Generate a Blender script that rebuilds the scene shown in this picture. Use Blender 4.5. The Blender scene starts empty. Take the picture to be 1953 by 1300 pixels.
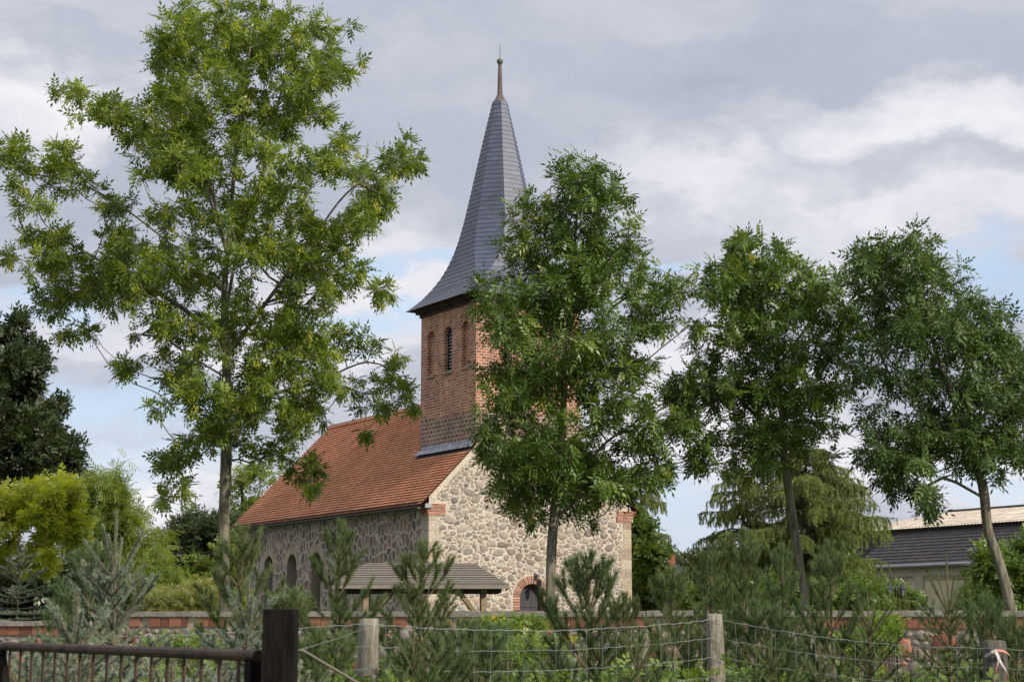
import bpy, math, random
import numpy as np
from mathutils import Vector, Matrix
from mathutils.geometry import tessellate_polygon
random.seed(7); RNG = np.random.default_rng(11)
R = math.radians
sc = bpy.context.scene
col = sc.collection
# ---------------------------------------------------------------- camera
F, HOR, CX, CY, HC = 3300.0, 1195.0, 976.5, 650.0, 1.5
PITCH = math.atan((HOR - CY) / F)
cam = bpy.data.cameras.new('camera'); co = bpy.data.objects.new('camera', cam); col.objects.link(co)
co.location = (0, 0, HC); co.rotation_euler = (math.pi / 2 + PITCH, 0, 0)
cam.sensor_width = 36; cam.lens = F / 1953 * 36; cam.clip_start = .1; cam.clip_end = 5000
cam.dof.use_dof = True; cam.dof.focus_distance = 50; cam.dof.aperture_fstop = 9.0
sc.camera = co
sc.view_settings.view_transform = 'Standard'; sc.view_settings.look = 'None'
sc.view_settings.exposure = 0.2; sc.view_settings.gamma = 1.0
sc.cycles.use_denoising = True
sc.cycles.max_bounces = 6; sc.cycles.transparent_max_bounces = 8

def ray(px, py):
    u = px - CX; v = CY - py
    return np.array([u, F * math.cos(PITCH) - v * math.sin(PITCH), F * math.sin(PITCH) + v * math.cos(PITCH)])
def at(px, py, Y):
    """the point of the place that stands Y metres ahead and is seen at px, py"""
    r = ray(px, py); return np.array([0, 0, HC]) + r * (Y / r[1])

# ---------------------------------------------------------------- node helper
class NT:
    def __init__(s, tree): s.t = tree; tree.nodes.clear()
    def n(s, typ, ins=None, **kw):
        nd = s.t.nodes.new(typ)
        for k, v in kw.items(): setattr(nd, k, v)
        for k, v in (ins or {}).items():
            sock = nd.inputs[k]
            if isinstance(v, bpy.types.NodeSocket): s.t.links.new(v, sock)
            else: sock.default_value = v
        return nd
    def math(s, op, a, b=0.0, c=0.0, clamp=False):
        return s.n('ShaderNodeMath', {0: a, 1: b, 2: c}, operation=op, use_clamp=clamp).outputs[0]
    def mix(s, f, a, b, blend='MIX'):
        return s.n('ShaderNodeMix', {0: f, 6: a, 7: b}, data_type='RGBA', blend_type=blend).outputs[2]
    def ramp(s, f, stops, interp='LINEAR'):
        nd = s.n('ShaderNodeValToRGB', {0: f}); cr = nd.color_ramp; cr.interpolation = interp
        while len(cr.elements) < len(stops): cr.elements.new(.5)
        for e, (p, c) in zip(cr.elements, stops):
            e.position = p; e.color = (c, c, c, 1) if isinstance(c, (int, float)) else (*c, 1)
        return nd.outputs[0]
    def sstep(s, x, a, b):
        return s.n('ShaderNodeMapRange', {0: x, 1: a, 2: b, 3: 0.0, 4: 1.0}, interpolation_type='SMOOTHSTEP').outputs[0]
    def noise(s, vec, scale, detail=4, rough=.55, out=0):
        return s.n('ShaderNodeTexNoise', {'Vector': vec, 'Scale': scale, 'Detail': detail, 'Roughness': rough}).outputs[out]

# ---------------------------------------------------------------- sky and sun
SUN = Vector((0.78, -0.62, 0)).normalized(); SEL = R(33)
SUN = Vector((SUN.x * math.cos(SEL), SUN.y * math.cos(SEL), math.sin(SEL)))
def c4(r, g, b): return (r, g, b, 1)
def make_world():
    w = bpy.data.worlds.new('World'); sc.world = w; w.use_nodes = True
    N = NT(w.node_tree)
    sky = N.n('ShaderNodeTexSky', sky_type='NISHITA', sun_disc=False)
    sky.sun_elevation = SEL; sky.sun_rotation = math.atan2(SUN.x, SUN.y)
    sky.dust_density = 1.5
    skyc = N.mix(1.0, sky.outputs[0], c4(.1, .1, .1), 'MULTIPLY')
    d = N.n('ShaderNodeTexCoord').outputs['Generated']
    sx = N.n('ShaderNodeSeparateXYZ', {0: d})
    az = N.math('ARCTAN2', sx.outputs[0], sx.outputs[1])          # radians right of north
    el = N.math('ARCSINE', sx.outputs[2])
    v = N.n('ShaderNodeCombineXYZ', {0: az, 1: N.math('MULTIPLY', el, 1.9), 2: 0.0}).outputs[0]
    wcol = N.noise(v, 7.0, 7, .65, 1)
    warp = N.n('ShaderNodeVectorMath', {0: wcol, 1: (.5, .5, .5)}, operation='SUBTRACT').outputs[0]
    warp = N.n('ShaderNodeVectorMath', {0: warp, 3: .20}, operation='SCALE').outputs[0]
    vw = N.n('ShaderNodeVectorMath', {0: v, 1: warp}, operation='ADD').outputs[0]
    sw = N.n('ShaderNodeSeparateXYZ', {0: vw})
    def blob(px, py, rx, ry, soft=.99):
        a0 = math.atan((px - CX) / 3345); e0 = math.atan((HOR - py) / 3345) * 1.9
        dx = N.math('DIVIDE', N.math('SUBTRACT', sw.outputs[0], a0), rx / 3345)
        dy = N.math('DIVIDE', N.math('SUBTRACT', sw.outputs[1], e0), ry * 1.9 / 3345)
        q = N.math('ADD', N.math('MULTIPLY', dx, dx), N.math('MULTIPLY', dy, dy))
        return N.sstep(q, 1 + soft, 1 - soft)
    def union(bl):
        r = None
        for b in bl:
            m = blob(*b); r = m if r is None else N.math('MAXIMUM', r, m)
        return r
    big = N.noise(vw, 4.2, 6, .55); fine = N.noise(vw, 11.0, 7, .58)
    # cloud shade: lavender grey masses with pale billows
    white = union([(1760, 210, 330, 75), (1440, 360, 330, 105), (1880, 380, 200, 90), (700, 540, 250, 150), (120, 640, 260, 75),
                   (1650, 480, 330, 60), (560, 660, 200, 60), (1250, 860, 420, 130), (900, 520, 60, 90), (1500, 900, 300, 60), (1850, 900, 250, 80), (60, 190, 240, 90), (170, 960, 260, 60),
                   (680, 440, 170, 60), (1330, 720, 200, 130)])
    dark = union([(1600, 110, 600, 90), (1100, 420, 300, 60), (150, 90, 400, 60), (200, 360, 350, 60), (140, 700, 190, 28), (305, 827, 45, 18), (1750, 300, 250, 40)])
    t = N.math('ADD', N.math('MULTIPLY', white, .37), N.math('MULTIPLY', N.math('SUBTRACT', big, .5), .9))
    t = N.math('ADD', t, N.math('MULTIPLY', N.math('SUBTRACT', fine, .5), .5))
    t = N.math('SUBTRACT', N.math('ADD', t, .36), N.math('MULTIPLY', dark, .15))
    cloud = N.ramp(t, [(0.0, (.37, .40, .47)), (.3, (.445, .475, .55)), (.5, (.54, .56, .63)), (.72, (.71, .715, .765)), (1.0, (.92, .905, .91))])
    # gaps where the pale blue shows
    gap = union([(190, 800, 210, 75), (1930, 520, 90, 70), (1280, 480, 70, 18), (850, 440, 90, 28), (720, 480, 60, 45), (30, 600, 80, 50),
                 (1290, 1010, 130, 90), (230, 900, 190, 30), (1900, 920, 120, 30), (620, 640, 90, 35), (770, 620, 50, 45)])
    gm = N.math('MULTIPLY', gap, N.sstep(N.math('ADD', big, N.math('MULTIPLY', fine, .5)), .62, .86))
    gm = N.math('MULTIPLY', N.math('SUBTRACT', gap, N.math('MULTIPLY', N.sstep(fine, .45, .75), .6)), .8, clamp=True)
    blue = N.ramp(sx.outputs[2], [(0.0, (.70, .78, .90)), (.12, (.60, .74, .93)), (.4, (.42, .62, .90))])
    blue = N.mix(.25, blue, skyc)
    cfin = N.mix(gm, cloud, blue)
    # above the view: bright white cloud added to lift the ambient light, broken by blue
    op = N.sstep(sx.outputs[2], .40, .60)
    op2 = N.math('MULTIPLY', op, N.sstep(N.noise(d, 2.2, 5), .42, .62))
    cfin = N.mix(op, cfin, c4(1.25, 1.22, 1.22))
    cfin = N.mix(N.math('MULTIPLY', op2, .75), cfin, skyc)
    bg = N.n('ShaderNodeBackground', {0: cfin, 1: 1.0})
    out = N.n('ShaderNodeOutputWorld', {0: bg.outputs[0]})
make_world()
sl = bpy.data.lights.new('sun', 'SUN'); sl.energy = 3.7; sl.angle = R(1.2); sl.color = (1, .90, .77)
so = bpy.data.objects.new('sun', sl); col.objects.link(so); so.rotation_euler = SUN.to_track_quat('Z', 'Y').to_euler()

# ---------------------------------------------------------------- objects helpers
def tag(o, label=None, cat=None, group=None, kind=None):
    if label: o['label'] = label
    if cat: o['category'] = cat
    if group: o['group'] = group
    if kind: o['kind'] = kind
    return o
def empty(name, loc, rz=0.0, label=None, cat=None, group=None):
    o = bpy.data.objects.new(name, None); col.objects.link(o)
    o.location = loc; o.rotation_euler = (0, 0, rz)
    return tag(o, label, cat, group)
def link(name, me, mats, parent=None):
    for m in (mats if isinstance(mats, (list, tuple)) else [mats]): me.materials.append(m)
    o = bpy.data.objects.new(name, me); col.objects.link(o)
    if parent: o.parent = parent
    return o
def copy_tree(o, parent=None):
    c = o.copy(); col.objects.link(c); c.parent = parent
    for ch in list(o.children): copy_tree(ch, c)
    return c

class MB:
    """collects faces for ONE mesh"""
    def __init__(s): s.v = []; s.f = []; s.m = []; s.t = []; s.uv = {}; s.sm = set()
    def face(s, pts, m=0, tint=.5, uv=None):
        b = len(s.v); s.v += [tuple(p) for p in pts]; s.f.append(tuple(range(b, b + len(pts)))); s.m.append(m); s.t.append(tint)
        if uv: s.uv[len(s.f) - 1] = uv
    def raw(s, verts, faces, m=0, tint=.5):
        b = len(s.v); s.v += [tuple(p) for p in verts]
        for f in faces: s.f.append(tuple(b + i for i in f)); s.m.append(m); s.t.append(tint); s.sm.add(len(s.f) - 1)
    def box(s, c, size, rz=0.0, m=0, tint=.5, rot=None):
        hx, hy, hz = [k / 2 for k in size]
        M = rot if rot else Matrix.Rotation(rz, 3, 'Z')
        c = Vector(c)
        P = [c + M @ Vector((x, y, z)) for z in (-hz, hz) for y in (-hy, hy) for x in (-hx, hx)]
        for q in ((0, 1, 3, 2), (4, 6, 7, 5), (0, 4, 5, 1), (2, 3, 7, 6), (0, 2, 6, 4), (1, 5, 7, 3)):
            s.face([P[i] for i in q], m, tint)
    def beam(s, a, b, w, h, m=0, tint=.5):
        a, b = Vector(a), Vector(b); d = (b - a); L = d.length
        if L < 1e-6: return
        rot = d.to_track_quat('X', 'Z').to_matrix()
        s.box((a + b) / 2, (L, w, h), m=m, tint=tint, rot=rot)
    def tube(s, pts, rad, n=8, m=0, tint=.5, cap=True):
        pts = [Vector(p) for p in pts]
        if isinstance(rad, (int, float)): rad = [rad] * len(pts)
        rings = []
        ref = Vector((0.3, .1, 1)) if abs((pts[-1] - pts[0]).normalized().z) < .9 else Vector((1, .2, 0))
        for i, p in enumerate(pts):
            d = (pts[min(i + 1, len(pts) - 1)] - pts[max(i - 1, 0)]).normalized()
            a = d.cross(ref).normalized(); b = d.cross(a)
            rings.append([p + rad[i] * (math.cos(2 * math.pi * k / n) * a + math.sin(2 * math.pi * k / n) * b) for k in range(n)])
        for i in range(len(rings) - 1):
            for k in range(n):
                s.face([rings[i][k], rings[i][(k + 1) % n], rings[i + 1][(k + 1) % n], rings[i + 1][k]], m, tint)
        if cap: s.face(rings[0][::-1], m, tint); s.face(rings[-1], m, tint)
    def lathe(s, prof, c=(0, 0, 0), n=16, m=0):
        c = Vector(c)
        P = [[c + Vector((r * math.cos(2 * math.pi * k / n), r * math.sin(2 * math.pi * k / n), z)) for k in range(n)] for r, z in prof]
        for i in range(len(P) - 1):
            for k in range(n): s.face([P[i][k], P[i][(k + 1) % n], P[i + 1][(k + 1) % n], P[i + 1][k]], m)
    def build(s, name, mats, parent=None, smooth=False, merge=False):
        me = bpy.data.meshes.new(name); me.from_pydata(s.v, [], s.f)
        me.polygons.foreach_set('material_index', s.m)
        at_ = me.attributes.new('tint', 'FLOAT', 'FACE'); at_.data.foreach_set('value', s.t)
        uvl = me.uv_layers.new(name='UVMap'); uvs = np.zeros((len(me.loops), 2))
        V = np.array(s.v)
        li = 0
        for fi, f in enumerate(s.f):
            if fi in s.uv:
                for k in range(len(f)): uvs[li + k] = s.uv[fi][k]
            else:
                p = V[list(f)]
                n = np.zeros(3)
                for k in range(len(f)): n += np.cross(p[k] - p[0], p[(k + 1) % len(f)] - p[0])
                L = np.linalg.norm(n) or 1; n /= L
                if abs(n[2]) > .8: uvs[li:li + len(f)] = p[:, :2]
                else:
                    t = np.array([-n[1], n[0]]); t /= (np.linalg.norm(t) or 1)
                    if t[0] + t[1] * .7 < 0: t = -t
                    uvs[li:li + len(f), 0] = p[:, :2] @ t; uvs[li:li + len(f), 1] = p[:, 2]
            li += len(f)
        uvl.data.foreach_set('uv', uvs.ravel())
        if merge:
            import bmesh
            bm = bmesh.new(); bm.from_mesh(me); bmesh.ops.remove_doubles(bm, verts=bm.verts, dist=1e-4); bm.to_mesh(me); bm.free()
        if smooth: me.polygons.foreach_set('use_smooth', [True] * len(me.polygons))
        elif s.sm and not merge: me.polygons.foreach_set('use_smooth', [i in s.sm for i in range(len(s.f))])
        me.update()
        return link(name, me, mats, parent)

def np_mesh(name, verts, faces, tints=None, smooth=False):
    """verts (N,3), faces (M,k) with one k"""
    me = bpy.data.meshes.new(name); M, k = faces.shape
    me.vertices.add(len(verts)); me.vertices.foreach_set('co', np.ascontiguousarray(verts, dtype=np.float32).ravel())
    me.loops.add(M * k); me.loops.foreach_set('vertex_index', np.ascontiguousarray(faces, dtype=np.int32).ravel())
    me.polygons.add(M); me.polygons.foreach_set('loop_start', np.arange(0, M * k, k, dtype=np.int32))
    me.polygons.foreach_set('loop_total', np.full(M, k, dtype=np.int32))
    if tints is not None:
        a = me.attributes.new('tint', 'FLOAT', 'FACE'); a.data.foreach_set('value', np.asarray(tints, dtype=np.float32))
    if smooth: me.polygons.foreach_set('use_smooth', np.ones(M, dtype=bool))
    me.update(calc_edges=True); me.validate()
    return me

# ---------------------------------------------------------------- materials
def new_mat(name):
    m = bpy.data.materials.new(name); m.use_nodes = True; return m, NT(m.node_tree)
def finish(N, colr, rough=.8, bump=None, bstr=.3, bdist=.02, metal=0.0, spec=.3):
    ins = {'Base Color': colr, 'Roughness': rough, 'Metallic': metal, 'Specular IOR Level': spec}
    if bump is not None:
        ins['Normal'] = N.n('ShaderNodeBump', {'Strength': bstr, 'Distance': bdist, 'Height': bump}).outputs[0]
    p = N.n('ShaderNodeBsdfPrincipled', ins); N.n('ShaderNodeOutputMaterial', {0: p.outputs[0]}); return p
def uv(N): return N.n('ShaderNodeUVMap').outputs[0]
def obj_co(N): return N.n('ShaderNodeTexCoord').outputs['Object']
def tintn(N): return N.n('ShaderNodeAttribute', attribute_name='tint').outputs['Fac']

def simple(name, c1, c2, scale=6, rough=.8, bstr=.3, bd=.01, metal=0, stretch=(1, 1, 1), spec=.3, usetint=0.0):
    m, N = new_mat(name); v = obj_co(N)
    v = N.n('ShaderNodeMapping', {0: v, 3: stretch}).outputs[0]
    n = N.noise(v, scale, 6, .6); n2 = N.noise(v, scale * 5, 4, .6)
    f = N.sstep(N.math('ADD', N.math('MULTIPLY', n, .7), N.math('MULTIPLY', n2, .3)), .32, .68)
    if usetint: f = N.math('ADD', N.math('MULTIPLY', f, 1 - usetint), N.math('MULTIPLY', tintn(N), usetint))
    c = N.mix(f, c4(*c1), c4(*c2))
    finish(N, c, rough, n2, bstr, bd, metal, spec); return m

def stone_mat(name, mortar, cols, sA, sB, sel, gA, gB, stretch=1.35, lay2=None):
    """boulders set in mortar: big ones, small ones packed between them"""
    m, N = new_mat(name); v = uv(N)
    nz = N.noise(v, 1.7, 3, .5, 1); nz2 = N.noise(v, 9, 2, .5, 1)
    def off(vv, k, nn): 
        q = N.n('ShaderNodeVectorMath', {0: nn, 1: (.5, .5, .5)}, operation='SUBTRACT').outputs[0]
        q = N.n('ShaderNodeVectorMath', {0: q, 3: k}, operation='SCALE').outputs[0]
        return N.n('ShaderNodeVectorMath', {0: vv, 1: q}, operation='ADD').outputs[0]
    vv = off(off(v, .12, nz), .05, nz2)
    vv = N.n('ShaderNodeMapping', {0: vv, 3: (1, stretch, 1)}).outputs[0]
    def layer(s, rnd=.85):
        e = N.n('ShaderNodeTexVoronoi', {'Vector': vv, 'Scale': s, 'Randomness': rnd}, feature='DISTANCE_TO_EDGE', voronoi_dimensions='2D').outputs['Distance']
        c = N.n('ShaderNodeTexVoronoi', {'Vector': vv, 'Scale': s, 'Randomness': rnd}, feature='F1', voronoi_dimensions='2D')
        return e, c.outputs['Color'], c.outputs['Distance']
    eA, cA, dA = layer(sA); eB, cB, dB = layer(sB)
    sA_ = N.n('ShaderNodeSeparateColor', {0: cA}); sB_ = N.n('ShaderNodeSeparateColor', {0: cB})
    big = N.math('GREATER_THAN', sA_.outputs[2], sel)
    gapA = N.math('ADD', gA, N.math('MULTIPLY', sA_.outputs[1], gA * .9))
    mA = N.math('MULTIPLY', N.sstep(N.math('SUBTRACT', eA, gapA), 0, .035), big)
    gapB = N.math('ADD', gB, N.math('MULTIPLY', sB_.outputs[1], gB * 1.3))
    mB = N.math('MULTIPLY', N.sstep(N.math('SUBTRACT', eB, gapB), 0, .06), N.math('SUBTRACT', 1.0, big))
    mB = N.math('MULTIPLY', mB, N.sstep(eA, .015, .035))
    mB = N.math('MULTIPLY', mB, N.math('GREATER_THAN', sB_.outputs[2], .12))
    mask = N.math('MAXIMUM', mA, mB)
    rnd = N.n('ShaderNodeMix', {0: big, 2: sB_.outputs[0], 3: sA_.outputs[0]}).outputs[0]
    k = len(cols); base = N.ramp(rnd, [(i / k, c) for i, c in enumerate(cols)], 'CONSTANT')
    g = N.noise(v, 38, 4, .7); g2 = N.noise(v, 6, 4, .6)
    base = N.mix(1.0, base, N.ramp(g, [(.3, .72), (.7, 1.28)]), 'MULTIPLY')
    base = N.mix(1.0, base, N.ramp(g2, [(.3, .85), (.7, 1.12)]), 'MULTIPLY')
    mo = N.mix(1.0, c4(*mortar), N.ramp(N.math('ADD', N.math('MULTIPLY', g, .45), N.math('MULTIPLY', N.noise(v, 1.1, 4), .55)), [(.34, .74), (.66, 1.12)]), 'MULTIPLY')
    c = N.mix(mask, mo, base)
    h = N.math('ADD', N.math('MULTIPLY', mask, .8), N.math('MULTIPLY', g, .25))
    h = N.math('ADD', h, N.math('MULTIPLY', N.math('MULTIPLY', N.math('MINIMUM', eA, .3), big), 1.2))
    finish(N, c, .85, h, .9, .05, spec=.25); return m

def brick_nodes(N, v, bw, bh, ms, cols, mortar, seedoff=0.0):
    b = N.n('ShaderNodeTexBrick', {'Vector': v, 'Color1': c4(0, 0, 0), 'Color2': c4(1, 1, 1), 'Mortar': c4(.5, .5, .5), 'Scale': 1.0, 'Mortar Size': ms,
            'Mortar Smooth': .15, 'Bias': 0.0, 'Brick Width': bw, 'Row Height': bh}, offset=.5, squash=1.0)
    rnd = N.n('ShaderNodeSeparateColor', {0: b.outputs[0]}).outputs[0]
    k = len(cols); c = N.ramp(rnd, [(i / (k - 1), q) for i, q in enumerate(cols)])
    g = N.noise(v, 30, 4, .7)
    c = N.mix(1.0, c, N.ramp(g, [(.3, .75), (.7, 1.25)]), 'MULTIPLY')
    c = N.mix(b.outputs[1], c, c4(*mortar)); return c, b.outputs[1], g

def brick_mat(name):
    m, N = new_mat(name); v0 = uv(N)
    wob = N.noise(v0, 5, 2, .5, 1)
    q = N.n('ShaderNodeVectorMath', {0: N.n('ShaderNodeVectorMath', {0: wob, 1: (.5, .5, .5)}, operation='SUBTRACT').outputs[0], 3: .014}, operation='SCALE').outputs[0]
    v = N.n('ShaderNodeVectorMath', {0: v0, 1: q}, operation='ADD').outputs[0]
    ca, fa, g = brick_nodes(N, v, .205, .098, .014, [(.15, .055, .042), (.32, .11, .064), (.42, .15, .082), (.46, .19, .11), (.24, .082, .054)], (.54, .45, .36))
    cb, fb, g = brick_nodes(N, v, .26, .145, .02, [(.14, .08, .06), (.22, .13, .10), (.2, .15, .12), (.25, .12, .08), (.12, .09, .08)], (.42, .36, .29))
    y = N.n('ShaderNodeSeparateXYZ', {0: v0}).outputs[1]
    yy = N.math('ADD', y, N.math('MULTIPLY', N.noise(v0, 1.3, 1), .3))
    low = N.math('LESS_THAN', yy, 8.8)
    c = N.mix(low, ca, cb); f = N.n('ShaderNodeMix', {0: low, 2: fa, 3: fb}).outputs[0]
    blotch = N.noise(v0, .9, 5, .6)
    c = N.mix(1.0, c, N.ramp(blotch, [(.3, .80), (.7, 1.14)]), 'MULTIPLY')
    st = N.noise(N.n('ShaderNodeMapping', {0: v0, 3: (3.0, .35, 1)}).outputs[0], 1.6, 5, .6)
    c = N.mix(1.0, c, N.ramp(st, [(.35, .80), (.6, 1.08)]), 'MULTIPLY')
    h = N.math('SUBTRACT', N.math('MULTIPLY', g, .35), f)
    finish(N, c, .85, h, .7, .012); return m

def leaf_mat(name, stops, trans=.22, rough=.38, spec=.5, trc=(1.35, 1.3, .55), per_plant=False):
    m, N = new_mat(name); t = tintn(N); v = obj_co(N)
    t2 = N.math('ADD', N.math('MULTIPLY', t, .72), N.math('MULTIPLY', N.noise(v, .9, 3), .28))
    c = N.ramp(t2, stops)
    rn = N.n('ShaderNodeObjectInfo').outputs['Random']
    c = N.mix(1.0, c, N.ramp(rn, [(0, (.80, .86, .86)), (.35, (1.08, 1.0, .85)), (.7, (.95, 1.02, 1.06)), (1, (1.22, 1.14, 1.0))]), 'MULTIPLY') if per_plant else c
    p = N.n('ShaderNodeBsdfPrincipled', {'Base Color': c, 'Roughness': rough, 'Specular IOR Level': spec})
    tc = N.mix(1.0, c, c4(*trc), 'MULTIPLY')
    tr = N.n('ShaderNodeBsdfTranslucent', {0: tc})
    mx = N.n('ShaderNodeMixShader', {0: trans, 1: p.outputs[0], 2: tr.outputs[0]})
    N.n('ShaderNodeOutputMaterial', {0: mx.outputs[0]}); return m

def tint_mat(name, stops, rough=.8, bscale=40, bstr=.3, bd=.005, var=.2, spec=.3):
    m, N = new_mat(name); v = obj_co(N); g = N.noise(v, bscale, 4, .65); g2 = N.noise(v, 1.1, 4, .6)
    c = N.ramp(tintn(N), stops)
    c = N.mix(1.0, c, N.ramp(g, [(.3, 1 - var), (.7, 1 + var)]), 'MULTIPLY')
    c = N.mix(1.0, c, N.ramp(g2, [(.3, 1 - var * .6), (.7, 1 + var * .6)]), 'MULTIPLY')
    finish(N, c, rough, g, bstr, bd, spec=spec); return m

M = {}
M['gable'] = stone_mat('gable_fieldstone', (.57, .50, .40), [(.22, .17, .13), (.28, .19, .14), (.17, .15, .13), (.31, .25, .18), (.24, .21, .18), (.13, .12, .12), (.33, .20, .13), (.27, .22, .18), (.20, .14, .12)], 2.25, 6.3, .42, .055, .10)
M['side'] = stone_mat('nave_split_fieldstone', (.54, .475, .40), [(.20, .14, .115), (.26, .18, .145), (.17, .135, .125), (.24, .21, .185), (.29, .20, .16), (.14, .125, .125), (.27, .23, .18)], 3.4, 6.8, .16, .05, .085, .82)
M['yard'] = stone_mat('yard_wall_rubble', (.40, .32, .25), [(.27, .11, .07), (.30, .22, .16), (.22, .17, .14), (.36, .29, .22), (.33, .12, .07), (.25, .20, .17)], 3.0, 6.5, .5, .05, .07, 1.5)
def mortar_mat(name, c1, c2, pebble):
    m, N = new_mat(name); v = uv(N); n1 = N.noise(v, 1.2, 5, .6); n2 = N.noise(v, 26, 5, .7)
    c = N.mix(N.sstep(n1, .35, .65), c4(*c1), c4(*c2)); vo = N.n('ShaderNodeTexVoronoi', {'Vector': N.n('ShaderNodeMapping', {0: v, 3: (1, 1.8, 1)}).outputs[0], 'Scale': 15.0})
    chip = N.math('MULTIPLY', N.sstep(vo.outputs['Distance'], .38, .22), N.sstep(N.noise(v, 2.3, 2), .42, .6))
    c = N.mix(N.math('MULTIPLY', chip, .75), c, c4(*pebble)); c = N.mix(1.0, c, N.ramp(n2, [(.3, .84), (.7, 1.12)]), 'MULTIPLY')
    finish(N, c, .95, N.math('ADD', n2, chip), .6, .015); return m
M['mortarwall'] = mortar_mat('gable_mortar', (.47, .42, .345), (.58, .525, .44), (.28, .23, .18))
M['mortaryard'] = mortar_mat('yard_mortar', (.34, .27, .21), (.47, .40, .32), (.25, .15, .11)); M['fstone'] = None; M['brick'] = brick_mat('tower_brick')
def simple_brick(name, bw, bh, ms, cols, mortar, bumps=.5):
    m, N = new_mat(name); v = uv(N); c, f, g = brick_nodes(N, v, bw, bh, ms, cols, mortar)
    finish(N, c, .85, N.math('SUBTRACT', N.math('MULTIPLY', g, .3), f), bumps, .01); return m
M['barn_brick'] = simple_brick('barn_buff_brick', .25, .083, .012, [(.30, .26, .19), (.38, .33, .25), (.34, .30, .23)], (.40, .36, .30), .3)
M['barn_plain'] = simple('barn_infill', (.44, .37, .27), (.54, .46, .35), 1.5, .9)
M['voussoir'] = tint_mat('arch_brick', [(0, (.12, .05, .04)), (.5, (.30, .12, .075)), (.9, (.40, .19, .12)), (1, (.34, .24, .19))], bstr=.4)
M['mortar'] = simple('pale_mortar', (.50, .43, .34), (.60, .53, .43), 8, .95)
STN = [(0, (.22, .175, .145)), (.12, (.31, .235, .19)), (.24, (.23, .21, .195)), (.36, (.37, .32, .26)), (.48, (.30, .275, .245)), (.58, (.15, .14, .135)), (.68, (.34, .25, .195)), (.8, (.31, .265, .225)), (.9, (.25, .205, .175)), (1, (.42, .38, .33))]
M['fstone'] = tint_mat('fieldstone', STN, bscale=22, bstr=.5, bd=.01, var=.3)
M['quoin'] = tint_mat('quoin_stone', [(0, (.30, .20, .15)), (.3, (.34, .28, .23)), (.6, (.42, .34, .22)), (1, (.45, .41, .35))], bscale=14, bstr=.6, bd=.02, var=.25)
M['tile'] = tint_mat('clay_tile', [(0, (.30, .125, .068)), (.35, (.44, .190, .10)), (.7, (.50, .225, .122)), (1, (.58, .32, .19))], .75, 22, .3, .004, .22)
M['slate'] = tint_mat('spire_slate', [(0, (.036, .044, .070)), (.3, (.064, .077, .118)), (.6, (.076, .090, .135)), (1, (.098, .113, .16))], .42, 30, .25, .004, .15, .5)
M['lead'] = simple('lead_flashing', (.15, .15, .19), (.42, .44, .50), 5, .5, .5, .02, .3)
M['copper'] = simple('browned_copper', (.09, .065, .06), (.17, .13, .12), 4, .5, .3, .01, .15)
M['verdigris'] = simple('verdigris_copper', (.08, .10, .075), (.17, .20, .15), 9, .6)
M['darkwood'] = simple('dark_timber', (.018, .014, .012), (.05, .04, .032), 4, .8, .4, .01, stretch=(1, 1, .3))
M['door'] = simple('grey_door_boards', (.045, .042, .048), (.075, .070, .078), 5, .6, .3, .004, stretch=(6, 6, .5), usetint=.4)
M['greywood'] = simple('weathered_grey_boards', (.14, .12, .10), (.30, .27, .235), 7, .9, .6, .01, stretch=(.6, 4, 4), usetint=.5)
M['beamwood'] = simple('tan_timber', (.22, .16, .09), (.36, .28, .17), 6, .8, .4, .01)
M['louvre'] = simple('pale_louvre', (.30, .30, .31), (.42, .42, .43), 9, .7)
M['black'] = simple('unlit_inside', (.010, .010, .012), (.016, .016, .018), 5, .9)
M['glass'] = simple('window_glass', (.012, .014, .018), (.03, .033, .04), 2, .25, .05, .002, spec=.3)
M['reveal'] = simple('window_reveal', (.26, .22, .18), (.36, .31, .26), 5, .9)
M['coping'] = simple('wall_coping', (.24, .21, .18), (.40, .36, .31), 5, .9, .6, .02)
M['gutter'] = simple('dark_gutter', (.03, .025, .022), (.06, .05, .045), 5, .45, spec=.5)
M['zinc'] = simple('zinc_gutter', (.24, .26, .28), (.36, .38, .40), 4, .45, metal=.5)
M['bark'] = simple('ash_bark', (.10, .09, .065), (.33, .30, .23), 11, .9, 1.0, .03, stretch=(1.8, 1.8, .3))
M['twig'] = simple('dark_bark', (.05, .042, .032), (.12, .10, .075), 9, .9, .6, .01)
M['pinebark'] = simple('young_pine_bark', (.12, .085, .055), (.24, .175, .11), 14, .9, .6, .006)
M['ivybark'] = simple('brown_bark', (.07, .055, .04), (.14, .11, .08), 6, .9, .7, .02)
M['ground'] = simple('grassy_ground', (.04, .06, .018), (.10, .12, .04), .6, .95, .8, .05)
M['postdark'] = simple('tarred_post', (.004, .0035, .0035), (.020, .016, .015), 10, .95, .8, .01, stretch=(3, 3, .4), spec=.08)
M['rust'] = simple('rusty_pipe', (.035, .022, .018), (.10, .062, .048), 9, .65, .4, .005, .35)
M['wire'] = simple('galvanised_wire', (.23, .26, .26), (.35, .38, .38), 5, .45, metal=.4)
M['post'] = simple('weathered_oak_post', (.16, .145, .11), (.46, .42, .35), 16, .9, 1.0, .015, stretch=(4, 4, .35))
M['greypost'] = simple('dark_grey_post', (.07, .065, .055), (.22, .20, .17), 16, .9, 1.0, .015, stretch=(4, 4, .35))
M['tape_w'] = simple('white_tape', (.42, .38, .37), (.56, .51, .50), 9, .5)
M['tape_r'] = simple('faded_red_tape', (.55, .16, .13), (.68, .26, .20), 9, .5)
M['lampmetal'] = simple('lamp_metal', (.012, .012, .016), (.03, .03, .04), 9, .4, spec=.5)
M['lampglass'] = simple('lamp_glass', (.16, .15, .18), (.26, .25, .28), 9, .15, spec=.6)
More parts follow.
